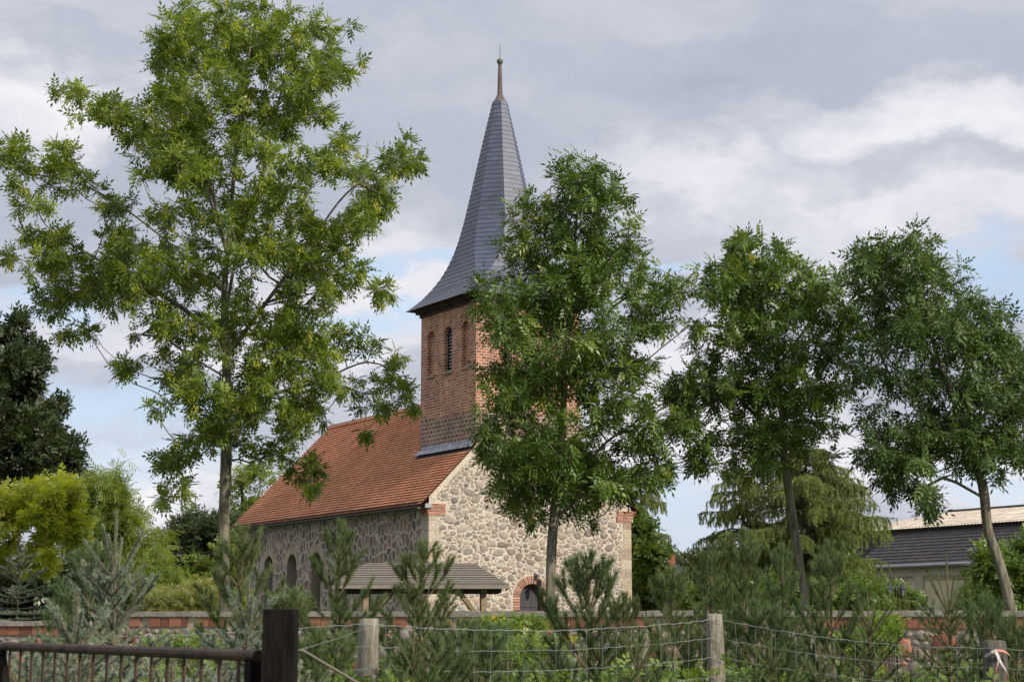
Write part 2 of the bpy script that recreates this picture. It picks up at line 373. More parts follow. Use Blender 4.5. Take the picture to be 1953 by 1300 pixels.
M['pantile'] = tint_mat('dark_pantile', [(0, (.022, .020, .025)), (.5, (.035, .032, .038)), (1, (.055, .05, .056))], .6, 12, .3, .01, .25)
M['eternit'] = tint_mat('cream_corrugated_sheet', [(0, (.42, .36, .29)), (1, (.56, .50, .42))], .9, 9, .3, .01, .25)
M['felt'] = simple('old_grey_roof_felt', (.055, .05, .05), (.10, .085, .08), 3, .9)
M['redtile'] = tint_mat('far_red_tile', [(0, (.38, .12, .05)), (1, (.55, .21, .09))], .8)
M['bluetile'] = tint_mat('far_blue_grey_tile', [(0, (.06, .07, .10)), (1, (.10, .11, .15))], .6)
M['render'] = simple('pale_render', (.45, .40, .32), (.55, .50, .42), 3, .9)

def G3(a, b, c, d): return [(0, a), (.35, b), (.65, c), (1, d)]
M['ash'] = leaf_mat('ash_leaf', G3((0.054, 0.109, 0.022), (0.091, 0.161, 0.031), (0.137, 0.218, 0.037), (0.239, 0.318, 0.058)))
M['ashyellow'] = leaf_mat('yellowish_ash_leaf', G3((0.072, 0.125, 0.021), (0.120, 0.192, 0.032), (0.178, 0.258, 0.041), (0.291, 0.367, 0.071)), .4)  # lighter, yellower leaf green of the tall left ash
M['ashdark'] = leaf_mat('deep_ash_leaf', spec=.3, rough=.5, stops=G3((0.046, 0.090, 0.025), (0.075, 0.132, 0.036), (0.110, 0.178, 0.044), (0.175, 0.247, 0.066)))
M['keys'] = leaf_mat('ash_keys', G3((0.181, 0.242, 0.019), (0.287, 0.345, 0.029), (0.392, 0.432, 0.038), (0.362, 0.311, 0.038)), .4, .6)
M['darkleaf'] = leaf_mat('dark_leaf', G3((0.025, 0.047, 0.023), (0.043, 0.072, 0.032), (0.064, 0.094, 0.037), (0.115, 0.108, 0.043)), .25)
M['yellowleaf'] = leaf_mat('yellow_green_leaf', G3((0.257, 0.325, 0.031), (0.396, 0.455, 0.046), (0.513, 0.546, 0.070), (0.606, 0.598, 0.108)), .45)
M['limeleaf'] = leaf_mat('light_green_leaf', G3((0.093, 0.161, 0.027), (0.159, 0.233, 0.043), (0.225, 0.293, 0.054), (0.336, 0.364, 0.075)), .45)
M['paleleaf'] = leaf_mat('pale_shrub_leaf', G3((.17, .21, .06), (.26, .29, .09), (.34, .35, .12), (.42, .40, .16)), .4)
M['midleaf'] = leaf_mat('mid_green_leaf', G3((0.062, 0.109, 0.027), (0.103, 0.169, 0.042), (0.152, 0.236, 0.056), (0.276, 0.323, 0.087)), .35)
M['bluedark'] = leaf_mat('blue_green_leaf', G3((0.046, 0.072, 0.052), (0.072, 0.104, 0.072), (0.098, 0.130, 0.085), (0.130, 0.169, 0.091)), .25)
M['larch'] = leaf_mat('larch_needle', G3((0.103, 0.147, 0.037), (0.163, 0.216, 0.057), (0.225, 0.288, 0.076), (0.286, 0.349, 0.113)), .3, .7)
M['pine'] = leaf_mat('pine_needle', G3((0.061, 0.097, 0.044), (0.098, 0.143, 0.063), (0.139, 0.189, 0.087), (0.194, 0.245, 0.120)), .25, .7, .12, trc=(1.1, 1.2, .8), per_plant=True)
M['blue'] = leaf_mat('blue_spruce_needle', G3((0.109, 0.155, 0.122), (0.180, 0.237, 0.189), (0.252, 0.309, 0.245), (0.342, 0.392, 0.303)), .15, .7, .2, trc=(1, 1.1, 1), per_plant=True)
M['spruce'] = leaf_mat('green_spruce_needle', G3((0.044, 0.087, 0.028), (0.074, 0.134, 0.041), (0.107, 0.180, 0.055), (0.157, 0.233, 0.083)), .2, .6)
M['weed'] = leaf_mat('undergrowth_leaf', G3((0.068, 0.119, 0.024), (0.121, 0.201, 0.039), (0.197, 0.288, 0.054), (0.379, 0.416, 0.095)), .4)
M['flower'] = leaf_mat('yellow_flower', G3((.50, .42, .02), (.60, .50, .02), (.70, .58, .03), (.75, .6, .05)), .3)

# ---------------------------------------------------------------- ground
def gz(y): 
    t = min(max((y - 26) / 18, 0), 1); return .75 * t * t * (3 - 2 * t)
def build_ground():
    xs = np.concatenate([[-900, -300, -120], np.linspace(-60, 60, 61), [120, 300, 900]])
    ys = np.concatenate([[-200, -40], np.linspace(-10, 110, 81), [200, 500, 1500]])
    V = [(x, y, gz(y) + (.04 * math.sin(x * 1.7 + y) if abs(x) < 60 and 0 < y < 110 else 0)) for y in ys for x in xs]
    nx = len(xs); Fc = [(j * nx + i, j * nx + i + 1, (j + 1) * nx + i + 1, (j + 1) * nx + i) for j in range(len(ys) - 1) for i in range(nx - 1)]
    me = np_mesh('ground', np.array(V, float), np.array(Fc), smooth=True)
    tag(link('ground', me, M['ground']), kind='structure')
build_ground()

# ---------------------------------------------------------------- church (local frame: x along the gable, y along the nave, z up)
TH = R(31.1)
C0 = Vector((-2.7038, 56.5144, 0))
church = empty('village_church', C0, TH, 'fieldstone village church with orange tiled roof and slate spire on its brick tower', 'church')

def arch(c, w, z0, ztop, n=14):
    r = w / 2; zs = ztop - r
    return [(c - r, z0), (c - r, zs)] + [(c - r * math.cos(math.pi * k / n), zs + r * math.sin(math.pi * k / n)) for k in range(1, n)] + [(c + r, zs), (c + r, z0)]
def panel(mb, o, a, nrm, outer, holes=(), depth=.2, m=0, mrev=None, back=None):
    """a wall face with arched openings; a = horizontal axis, nrm = outward"""
    o, a, nrm = Vector(o), Vector(a), Vector(nrm)
    P = lambda u, z, d=0.0: o + a * u + Vector((0, 0, z)) - nrm * d
    polys = [[Vector((u, z, 0)) for u, z in outer]] + [[Vector((u, z, 0)) for u, z in h] for h in holes]
    flat = [p for q in polys for p in q]
    for t in tessellate_polygon(polys):
        pts = [flat[i] for i in t]
        mb.face([P(p.x, p.y) for p in pts], m, uv=[(p.x, p.y) for p in pts])
    for h in holes:
        n = len(h); mr = m if mrev is None else mrev
        for i in range(n):
            (u0, z0), (u1, z1) = h[i], h[(i + 1) % n]
            mb.face([P(u0, z0), P(u1, z1), P(u1, z1, depth), P(u0, z0, depth)], mr,
                    uv=[(u0, z0), (u1, z1), (u1 + depth, z1), (u0 + depth, z0)] if abs(z1 - z0) > abs(u1 - u0) else [(u0, z0), (u1, z1), (u1, z1 + depth), (u0, z0 + depth)])
        if back is not None:
            mb.face([P(u, z, depth) for u, z in h], back, uv=[(u, z) for u, z in h])
def voussoirs(o, a, nrm, c, w, zs, thick, n, proud=.012, extra=0, tint=None, legs=0.0, mm=0):
    mb = MB(); o, a, nrm = Vector(o), Vector(a), Vector(nrm)
    P = lambda u, z, d: o + a * u + Vector((0, 0, z)) + nrm * d
    r0, r1 = w / 2 + .006, w / 2 + thick
    def blk(q):
        t = random.random() if tint is None else tint()
        pr = proud * random.uniform(.7, 1.3)
        A = [P(u, z, pr) for u, z in q]; B = [P(u, z, -.02) for u, z in q]
        mb.face(A, mm, t)
        for i in range(4): mb.face([A[i], A[(i + 1) % 4], B[(i + 1) % 4], B[i]], mm, t)
    for k in range(n):
        t0 = math.pi * (k + .15) / n; t1 = math.pi * (k + .85) / n
        blk([(c - r0 * math.cos(t0), zs + r0 * math.sin(t0)), (c - r1 * math.cos(t0), zs + r1 * math.sin(t0)),
             (c - r1 * math.cos(t1), zs + r1 * math.sin(t1)), (c - r0 * math.cos(t1), zs + r0 * math.sin(t1))])
    for k in range(n):
        t0 = math.pi * k / n; t1 = math.pi * (k + 1) / n
        mb.face([P(c - r * math.cos(t), zs + r * math.sin(t), .004) for r, t in ((r0, t0), (r1, t0), (r1, t1), (r0, t1))], 1)
    if legs:
        for s in (-1, 1): mb.face([P(c + s * r0, zs - legs, .004), P(c + s * r1, zs - legs, .004), P(c + s * r1, zs, .004), P(c + s * r0, zs, .004)], 1)
    z = zs - .09
    while legs and z > zs - legs:
        for s in (-1, 1): blk([(c + s * r0, z), (c + s * r1, z), (c + s * r1, z + .068), (c + s * r0, z + .068)])
        z -= .09
    return mb

def add_stone(mb, o, a, nrm, u, z, ru, rz, m, h=.03, n=11, sq=2.6):
    """one rounded fieldstone standing out of the mortar"""
    th0 = random.random() * 6.28; k1 = random.uniform(.04, .16); k2 = random.uniform(.04, .13); ph = random.random() * 6.28; rot = random.uniform(-.25, .25)
    jit = [random.uniform(.84, 1.12) for _ in range(n)]; rings = []
    for f, hh in ((1.0, -.004), (.93, h * .7), (.70, h)):
        rr = []
        for i in range(n):
            t = 2 * math.pi * i / n; c, s_ = math.cos(t), math.sin(t)
            q = (abs(c) ** sq + abs(s_) ** sq) ** (-1 / sq) * (1 + k1 * math.sin(2 * t + th0) + k2 * math.sin(3 * t + ph)) * f
            x, y = ru * q * c, rz * q * s_; x, y = x * math.cos(rot) - y * math.sin(rot) * .6, y * math.cos(rot) + x * math.sin(rot) * .6
            x *= jit[i]; y *= jit[i]; rr.append(o + a * (u + x) + Vector((0, 0, z + y)) + nrm * hh)
        rings.append(rr)
    V = rings[0] + rings[1] + rings[2] + [o + a * u + Vector((0, 0, z)) + nrm * h]
    Fc = [(r * n + i, r * n + (i + 1) % n, (r + 1) * n + (i + 1) % n, (r + 1) * n + i) for r in (0, 1) for i in range(n)] + [(2 * n + i, 2 * n + (i + 1) % n, 3 * n) for i in range(n)]
    mb.raw(V, Fc, m, random.random())
def pack_stones(rs, inside, u0, u1, z0, z1, sizes, asp, gap):
    """dart throwing from the largest stones to the smallest"""
    P = np.zeros((0, 3)); out = []
    for r, tries in sizes:
        for _ in range(tries):
            rr = r * rs.uniform(.8, 1.2); u = rs.uniform(u0, u1); z = rs.uniform(z0, z1)
            if not inside(u, z, rr): continue
            ap = asp * rs.uniform(.85, 1.2)
            if len(P) and np.min(np.hypot(P[:, 0] - u, (P[:, 1] - z) / asp) - P[:, 2]) < rr + gap * .75: continue
            P = np.vstack([P, [u, z, rr]]); out.append((u, z, rr, rr * min(ap, asp * 1.08)))
    return out
def build_church():
    W, L, ZE, ZR, TX0, TX1, TD = 8.0, 16.1, 5.72, 9.74, 1.74, 5.91, 3.9
    slope = (ZR - ZE) / 4.0
    # --- walls
    mb = MB()
    door = arch(3.93, .93, .8, 2.93)
    panel(mb, (0, 0, 0), (1, 0, 0), (0, -1, 0), [(0, 0), (W, 0), (W, ZE), (TX1, ZE + (W - TX1) * slope - .06), (TX1, 8.0), (TX0, ZE + TX0 * slope - .06), (0, ZE)], [door], .28, 0, 2)
    wins = [arch(c, .84, 1.55, 4.21) for c in (13.05, 10.85, 8.67, 6.45)]
    panel(mb, (0, 0, 0), (0, 1, 0), (-1, 0, 0), [(0, 0), (L, 0), (L, ZE - .02), (0, ZE - .02)], wins, .45, 1, 3)
    mb.face([(W, 0, 0), (W, L, 0), (W, L, ZE), (W, 0, ZE)], 1)
    mb.face([(0, L, 0), (W, L, 0), (W, L, ZE), (4, L, ZR - .1), (0, L, ZE)], 1)
    rs = np.random.default_rng(5)
    def in_gable(u, z, r):
        if u < .36 + r or u > W - .36 - r: return u > r + .03 and u < W - r - .03 and z > 5.55 + r and z + r * 1.3 < ZE + min(u - r, W - u - r) * slope - .2
        if z + r * 1.3 > ZE + min(u - r, W - u - r) * slope - .18: return False
        if TX0 - .05 < u < TX1 + .05 and z + r > 7.9: return False
        if (u < .75 or u > W - .75) and 5.0 < z < 5.58: return False
        if z > 2.465: return math.hypot(u - 3.93, z - 2.465) > .75 + r
        return abs(u - 3.93) > .75 + r
    O, AX, NX = Vector((0, 0, 0)), Vector((1, 0, 0)), Vector((0, -1, 0))
    for u, z, ru, rz_ in pack_stones(rs, in_gable, .3, W - .3, 1.2, 8, ((.23, 22), (.175, 150), (.13, 900), (.10, 5000), (.073, 14000), (.052, 20000), (.036, 26000)), .68, .008):
        add_stone(mb, O, AX, NX, u, z, ru, rz_, 4, min(.024, .010 + ru * .07), 10 if ru > .12 else 7, random.uniform(1.8, 3.6))
    mb.build('wall', [M['mortarwall'], M['side'], M['voussoir'], M['reveal'], M['fstone']], church)
    # white mortar verge under the tiles
    def strip(x0, z0, x1, z1):
        mb = MB()
        d = Vector((x1 - x0, 0, z1 - z0)); n = Vector((-d.z, 0, d.x)).normalized()
        if n.z < 0: n = -n
        A, B = Vector((x0, -.01, z0)), Vector((x1, -.01, z1))
        mb.face([A - n * .15, B - n * .15, B, A]); mb.face([A, B, B + Vector((0, .3, 0)), A + Vector((0, .3, 0))])
        mb.build('verge_mortar', M['mortar'], church)
    strip(0.02, ZE + .02, TX0 + .02, ZE + TX0 * slope + .02); strip(TX1, ZE + (W - TX1) * slope + .02, W - .02, ZE + .02)
    # --- kneelers: corbelled bricks at both eaves corners
    for s in (0, 1):
        mb = MB(); 
        for i in range(4):
            z = 5.1 + i * .098; out = .05 + .035 * i
            x = -out if s == 0 else W - .62 + i * .02
            w = .62 + out
            xx = x
            while xx < x + w - .02:
                bw = min(.24, x + w - xx); mb.box((xx + bw / 2 - .006, .09, z + .045), (bw - .022, .26 + .004 * i, .074), tint=random.uniform(.3, .9)); xx += bw
            if s == 0: mb.box((x + .1, .32, z + .045), (.2, .24, .084), tint=.5)
        mb.box((.27 if s == 0 else W - .24, .1, 5.29), (.62, .257, .40), m=1)
        mb.build('kneeler', [M['voussoir'], M['mortar']], church)
    # --- quoins
    def quoins(xs, side):
        z = .9; i = 0
        while z < 5.0:
            h = random.uniform(.30, .46); h = min(h, 5.08 - z)
            if h < .15: break
            w = random.choice([.26, .42, .34, .5]); t = random.random(); mb = MB()
            P = .012
            if side == 0:
                mb.box((w / 2 - P, .12 - P, z + h / 2), (w, .24, h - .03), tint=t)
                if random.random() < .8: mb.box((.115 - P * .6, .24 + .12, z + h / 2), (.22, .5 - w * .5, h - .05), tint=t)
            else: mb.box((W - w / 2 + P, .12 - P, z + h / 2), (w, .24, h - .03), tint=t)
            mb.build('quoin', M['quoin'], church); z += h
    quoins(0, 0); quoins(0, 1)
    # --- nave tiled roof, individual plain tiles in courses
    mb = MB(); ang = math.atan(slope); ex = .145; tw = .178
    sl_len = math.hypot(4.34, 4.34 * slope); rows = int(sl_len / ex)
    cs, sn = math.cos(ang), math.sin(ang)
    NB = 5
    for side in (0, 1):
        for r in range(rows + 1):
            s0 = r * ex                                # distance up slope of the course's lower edge
            off = (r % 2) * tw / 2
            y0 = -.10 - off; j = 0
            while y0 + j * tw < L + .12:
                ya = max(y0 + j * tw, -.10); yb = min(y0 + (j + 1) * tw - .004, L + .12); j += 1
                if yb - ya < .03: continue
                if side and ya > .5 and not (TD - .2 < ya < 99): pass
                x = -.34 + s0 * cs
                if TX0 + .0 < x + .1 < TX1 and ya < TD - .02: continue
                if side == 0 and TX0 - .12 < x + .2 and yb < TD: continue
                tint = min(1, max(0, random.gauss(.55, .15))); lift = random.uniform(.006, .010) + .012
                T = lambda s, y, h: ((-.34 + s * cs - h * sn), y, (ZE + .04 - .34 * slope + s * sn + h * cs))
                bl = ex + .02
                pts = []
                for k in range(NB):
                    q = k / (NB - 1); yy = ya + (yb - ya) * q; arcd = .022 * (2 * q - 1) ** 2
                    pts.append((s0 + arcd, yy))
                top = [(s0 + bl, yb), (s0 + bl, ya)]
                Pm = [T(s, y, lift + .026 if i < NB else .0) for i, (s, y) in enumerate(pts + top)]
                Pb = [T(s, y, lift - .014) for s, y in pts]
                if side: 
                    Pm = [(8 - p[0], p[1], p[2]) for p in Pm]; Pb = [(8 - p[0], p[1], p[2]) for p in Pb]
                mb.face(Pm, 0, tint)
                if not side:
                    for k in range(NB - 1): mb.face([Pm[k], Pm[k + 1], Pb[k + 1], Pb[k]], 0, tint)
        # underside board
        Tb = lambda s, y: (-.33 + s * cs, y, ZE + .02 - .34 * slope + s * sn)
        for (ya, yb, smax) in ((-.06, TD, (TX0 + .28) / cs), (TD, L + .08, sl_len + .02)):
            q = [Tb(0, ya), Tb(smax, ya), Tb(smax, yb), Tb(0, yb)]
            if side: q = [(8 - a, b, c) for a, b, c in q]
            mb.face(q, 1)
    roof = mb.build('roof', [M['tile'], M['darkwood']], church)
    # ridge tiles
    mb = MB(); y = TD
    zr = ZE + .04 + 4.0 * slope + .03
    while y < L + .1:
        t = random.uniform(.2, .8); ye = min(y + .36, L + .12)
        pts = [(-.15, -.11), (-.10, -.01), (0, .04), (.10, -.01), (.15, -.11)]
        for k in range(4):
            (a, b), (c, d) = pts[k], pts[k + 1]
            mb.face([(4 + a, y, zr + b), (4 + c, y, zr + d), (4 + c * 1.08, ye + .02, zr + d + .014), (4 + a * 1.08, ye + .02, zr + b + .014)], 0, t)
        y += .35
    mb.build('ridge_tiles', M['tile'], roof)
    # eave timber + gutter + downpipe
    mb = MB(); mb.box((-.07, L / 2 + .15, ZE - .18), (.15, L - .3, .22)); mb.box((-.24, L / 2 + .1, ZE - .235), (.20, L - .1, .06))
    mb.build('eave_board', M['darkwood'], church)
    mb = MB(); gy0, gy1 = -.06, L + .14; gx, gz_ = -.40, ZE - .37
    K = 8
    for k in range(K):
        a0 = math.pi * k / K; a1 = math.pi * (k + 1) / K
        for rr in (.075, .068):
            mb.face([(gx - rr * math.cos(a0), gy0, gz_ - rr * math.sin(a0)), (gx - rr * math.cos(a1), gy0, gz_ - rr * math.sin(a1)),
                     (gx - rr * math.cos(a1), gy1, gz_ - rr * math.sin(a1)), (gx - rr * math.cos(a0), gy1, gz_ - rr * math.sin(a0))])
    for yy in (gy0, gy1): mb.face([(gx - .075 * math.cos(math.pi * k / K), yy, gz_ - .075 * math.sin(math.pi * k / K)) for k in range(K + 1)])
    mb.tube([(gx - .075, gy0, gz_), (gx - .075, gy1, gz_)], .012, 6)
    gut = mb.build('gutter', M['gutter'], church)
    mb = MB(); mb.box((-.06, -.075, ZE - .33), (.26, .05, .13)); mb.build('gutter_end', M['zinc'], gut)
    mb = MB(); yp = L - .05
    mb.tube([(gx, yp, gz_ - .05), (gx, yp, gz_ - .2), (gx + .05, yp - .02, gz_ - .35), (-.12, yp - .05, gz_ - .62), (-.10, yp - .05, gz_ - .85), (-.10, yp - .05, .5)], .045, 8)
    mb.build('downpipe', M['gutter'], church, smooth=True)
    # --- nave windows: glazing and stone arch ring
    for c in (13.05, 10.85, 8.67, 6.45):
        mb = MB(); h = arch(c, .84, 1.55, 4.21)
        mb.face([(.43, u, z) for u, z in h]); w = mb.build('window', M['glass'], church)
        mb = MB()
        for z in np.arange(1.9, 4.0, .38): mb.box((.415, c, z), (.02, .80, .018))
        for u in (-.2, 0, .2): mb.box((.412, c + u, 2.8), (.02, .018, 2.5))
        mb.build('glazing_bars', M['gutter'], w)
        v = voussoirs((0, 0, 0), (0, 1, 0), (-1, 0, 0), c, .84, 3.79, .30, 13, .014, tint=lambda: random.uniform(.2, .6), legs=0)
        v.build('stone_arch', [M['quoin'], M['mortar']], w)
    # --- door
    mb = MB(); x = 3.93 - .465
    while x < 3.93 + .46:
        t = random.random(); xe = x + .093
        def zt(u): 
            q = max(0, .465 ** 2 - (u - 3.93) ** 2); return 2.465 + math.sqrt(q)
        mb.face([(x + .004, .24, .8), (xe - .004, .24, .8), (xe - .004, .24, zt(xe - .004)), (x + .004, .24, zt(x + .004))], 0, t)
        mb.face([(x - .004, .25, .8), (x + .004, .25, .8), (x + .004, .25, zt(x)), (x - .004, .25, zt(x))], 1)
        x = xe
    d = mb.build('door', [M['door'], M['black']], church)
    for zz in (2.18, 1.2): mb = MB(); mb.box((3.87, .23, zz), (.72, .015, .05)); mb.build('strap_hinge', M['gutter'], d)
    voussoirs((0, 0, 0), (1, 0, 0), (0, -1, 0), 3.93, .93, 2.465, .26, 25, .014, legs=1.6).build('door_arch', [M['voussoir'], M['mortar']], church)
    mb = MB(); mb.tube([(4.08, .0, 3.16), (4.08, -.22, 3.2), (4.08, -.22, 3.1)], .02, 6)
    mb.lathe([(0, .12), (.10, .03), (.09, .0), (.07, -.2), (.02, -.26), (0, -.27)], (4.08, -.22, 2.98), 8); mb.box((4.08, -.02, 3.16), (.12, .04, .2))
    mb.build('door_lantern', M['lampmetal'], church)
    # --- tower
    ZT = 12.47; mb = MB()
    wz0, wz1 = 10.2, 11.76
    fr = [arch(c, w, wz0 + .03, wz1) for c, w in ((TX0 + .90, .62), (TX0 + 2.085, .66), (TX0 + 3.27, .62))]
    sd = [arch(c, .56, wz0, wz1 + .02) for c in (.70, 1.93, 3.16)]
    for holes, o, a, n, rng in ((fr, (0, 0, 0), (1, 0, 0), (0, -1, 0), (TX0, TX1)), (sd, (TX0, 0, 0), (0, 1, 0), (-1, 0, 0), (0, TD))):
        outer = [(rng[0], 7.0), (rng[1], 7.0), (rng[1], ZT), (rng[0], ZT)]
        panel(mb, o, a, n, outer, [holes[0], holes[2]], .14, 0, 0, back=0)
        # louvred one is deeper
    mb2 = MB()
    def tower_face(mb, o, a, n, rng, hs):
        outer = [(rng[0], 7.0 if n[1] == 0 else 7.0), (rng[1], 7.0), (rng[1], ZT), (rng[0], ZT)]
        panel(mb, o, a, n, outer, hs, .14, 0, 0)
        o, a, n = Vector(o), Vector(a), Vector(n)
        for i, h in enumerate(hs):
            if i != 1: mb.face([o + a * u + Vector((0, 0, z)) - n * .14 for u, z in h], 0, uv=[(u, z) for u, z in h])
    tower_face(mb2, (0, -.012, 0), (1, 0, 0), (0, -1, 0), (TX0, TX1), fr)
    tower_face(mb2, (TX0, -.012, 0), (0, 1, 0), (-1, 0, 0), (0, TD), sd)
    mb2.face([(TX1, -.012, 5.5), (TX1, TD, 5.5), (TX1, TD, ZT), (TX1, -.012, ZT)]); mb2.face([(TX0, TD, 5.5), (TX1, TD, 5.5), (TX1, TD, ZT), (TX0, TD, ZT)])
    tower = mb2.build('tower', M['brick'], church)
    for o, a, n, hs, cs_, w in (((0, -.012, 0), (1, 0, 0), (0, -1, 0), fr, (TX0 + .90, TX0 + 2.085, TX0 + 3.27), .64), ((TX0, -.012, 0), (0, 1, 0), (-1, 0, 0), sd, (.70, 1.93, 3.16), .56)):
        for i, c in enumerate(cs_):
            voussoirs(o, a, n, c, w, wz1 - w / 2, .13, 19, .008).build('brick_arch', [M['voussoir'], M['mortar']], tower)
            A, Nn = Vector(a), Vector(n)
            mb = MB(); p = Vector(o) + A * c + Vector((0, 0, wz0 - .045)) + Nn * .02
            sz = (w + .08, .10, .07) if abs(A.x) > .5 else (.10, w + .08, .07)
            mb.box(p, sz); mb.build('sill', M['reveal'], tower)
        c = cs_[1]; A, Nn = Vector(a), Vector(n); O = Vector(o); mb = MB(); r = w / 2
        zz = wz0 + .06
        while zz < wz1 - r * .4:
            hw = r - .03 if zz < wz1 - r else math.sqrt(max(.01, r * r - (zz - wz1 + r) ** 2)) - .03
            q0 = O + A * (c - hw) + Vector((0, 0, zz)) - Nn * .16; q1 = O + A * (c + hw) + Vector((0, 0, zz)) - Nn * .16
            b0 = q0 - Nn * .11 + Vector((0, 0, .09)); b1 = q1 - Nn * .11 + Vector((0, 0, .09))
            mb.face([q0, q1, b1, b0]); dz = Vector((0, 0, .018)); mb.face([q0 - dz, q1 - dz, q1, q0]); mb.face([q0 - dz, q1 - dz, b1 - dz, b0 - dz])
            zz += .115
        lv = mb.build('louvre', M['louvre'], tower)
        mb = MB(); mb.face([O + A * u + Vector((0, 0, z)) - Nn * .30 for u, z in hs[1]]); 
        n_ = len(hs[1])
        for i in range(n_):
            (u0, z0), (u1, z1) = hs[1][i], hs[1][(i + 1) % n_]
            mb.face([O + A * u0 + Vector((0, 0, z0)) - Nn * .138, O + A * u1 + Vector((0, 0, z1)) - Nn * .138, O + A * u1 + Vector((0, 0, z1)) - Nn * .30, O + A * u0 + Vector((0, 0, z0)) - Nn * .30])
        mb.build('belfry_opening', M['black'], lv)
    # dark cornice
    mb = MB(); cx, cy = (TX0 + TX1) / 2, TD / 2; hw, hd = (TX1 - TX0) / 2, TD / 2
    for off, z0, z1 in ((.05, ZT - .13, ZT), (.16, ZT, ZT + .10), (.30, ZT + .10, ZT + .17)):
        mb.box((cx, cy - .006, (z0 + z1) / 2), (2 * (hw + off), 2 * (hd + off) + .012, z1 - z0))
    mb.build('cornice', M['darkwood'], tower)
    # --- spire: square flared foot turning into an octagon, slated
    prof = [(12.60, 2.50, 0.0), (12.78, 2.30, .02), (13.0, 2.10, .06), (13.3, 1.90, .13), (13.7, 1.70, .25), (14.1, 1.56, .37), (14.5, 1.45, .47), (15.0, 1.33, .54), (15.6, 1.195, .586),
            (16.6, .985, .586), (17.6, .78, .586), (18.6, .575, .586), (19.6, .36, .586), (20.16, .24, .586)]
    def sect(z):
        for i in range(len(prof) - 1):
            if prof[i][0] <= z <= prof[i + 1][0]:
                t = (z - prof[i][0]) / (prof[i + 1][0] - prof[i][0]); return prof[i][1] * (1 - t) + prof[i + 1][1] * t, prof[i][2] * (1 - t) + prof[i + 1][2] * t
        return prof[-1][1:]
    ky = 2.36 / 2.50
    def ring(z, grow=0.0):
        a, c = sect(z); a += grow; c = c * a
        pts = [(-a, -(a - c)), (-(a - c), -a), ((a - c), -a), (a, -(a - c)), (a, (a - c)), ((a - c), a), (-(a - c), a), (-a, (a - c))]
        blend = min(1, max(0, (z - 12.6) / 3)); k = ky + (1 - ky) * blend
        return [Vector((cx + x, cy + y * k, z)) for x, y in pts]
    mb = MB(); z = 12.60; ci = 0
    while z < 20.12:
        a, c = sect(z); dzr = .10 if z < 13.1 else .17
        z1 = min(z + dzr, 20.16)
        lo, hi = ring(z, .016), ring(z1, .002); lob = ring(z, .0)
        for k in range(8):
            A, B, Cc, D = lo[k], lo[(k + 1) % 8], hi[(k + 1) % 8], hi[k]
            wdt = (B - A).length
            if wdt < .02: continue
            n = max(1, round(wdt / .30)); o = (ci % 2) * .5 / n
            us = sorted({0.0, 1.0, *[min(1, max(0, i / n + o)) for i in range(n + 1)]})
            for u0, u1 in zip(us[:-1], us[1:]):
                if u1 - u0 < 1e-4: continue
                t = min(1, max(0, random.gauss(.55, .13)))
                g = .0015 / wdt
                jl = Vector((0, 0, random.uniform(-.002, .002)))
                p = [A.lerp(B, u0 + g) + jl, A.lerp(B, u1 - g) + jl, D.lerp(Cc, u1 - g), D.lerp(Cc, u0 + g)]
                mb.face(p, 0, t)
                Ab, Bb = lob[k], lob[(k + 1) % 8]
                mb.face([p[0], p[1], Ab.lerp(Bb, u1), Ab.lerp(Bb, u0)], 1, 0)
        # dark backing
        lo2, hi2 = ring(z, -.02), ring(z1, -.02)
        for k in range(8): mb.face([lo2[k], lo2[(k + 1) % 8], hi2[(k + 1) % 8], hi2[k]], 1)
        z = z1; ci += 1
    mb.face(ring(12.60, -.02), 1)
    spire = mb.build('spire', [M['slate'], M['darkwood']], church)
    mb = MB()
    mb.lathe([(.27, 20.08), (.25, 20.16), (.14, 20.36), (.115, 20.42), (.10, 20.42), (.065, 21.55), (.085, 21.58), (.05, 21.62)], (cx, cy, 0), 8); mb.build('finial_shaft', M['copper'], spire)
    mb = MB(); mb.lathe([(.05, 21.58), (.10, 21.62), (.125, 21.68), (.10, 21.75), (.04, 21.78), (.016, 21.8), (.010, 22.3), (0.0, 22.32)], (cx, cy, 0), 12); mb.build('finial_knob', M['verdigris'], spire, smooth=False)
    # --- lead flashing along the tower foot
    mb = MB(); zf = ZE + TX0 * slope + .05
    y = -.04; prev = None
    while y <= TD + .01:
        w = random.uniform(-.015, .015)
        cur = [Vector((TX0 - .006, y, zf + .20)), Vector((TX0 - .03, y, zf + .07 + w * .5)), Vector((TX0 - .16 + w, y, zf - .085 + w * .3))]
        if prev:
            for k in range(2): mb.face([prev[k], cur[k], cur[k + 1], prev[k + 1]])
        prev = cur; y += .2
    mb.face([prev[2], (TX0 - .16, TD + .2, zf - .09), (TX0 - .02, TD + .2, zf + .07), prev[1]])
    mb.build('lead_flashing', M['lead'], church)
build_church()

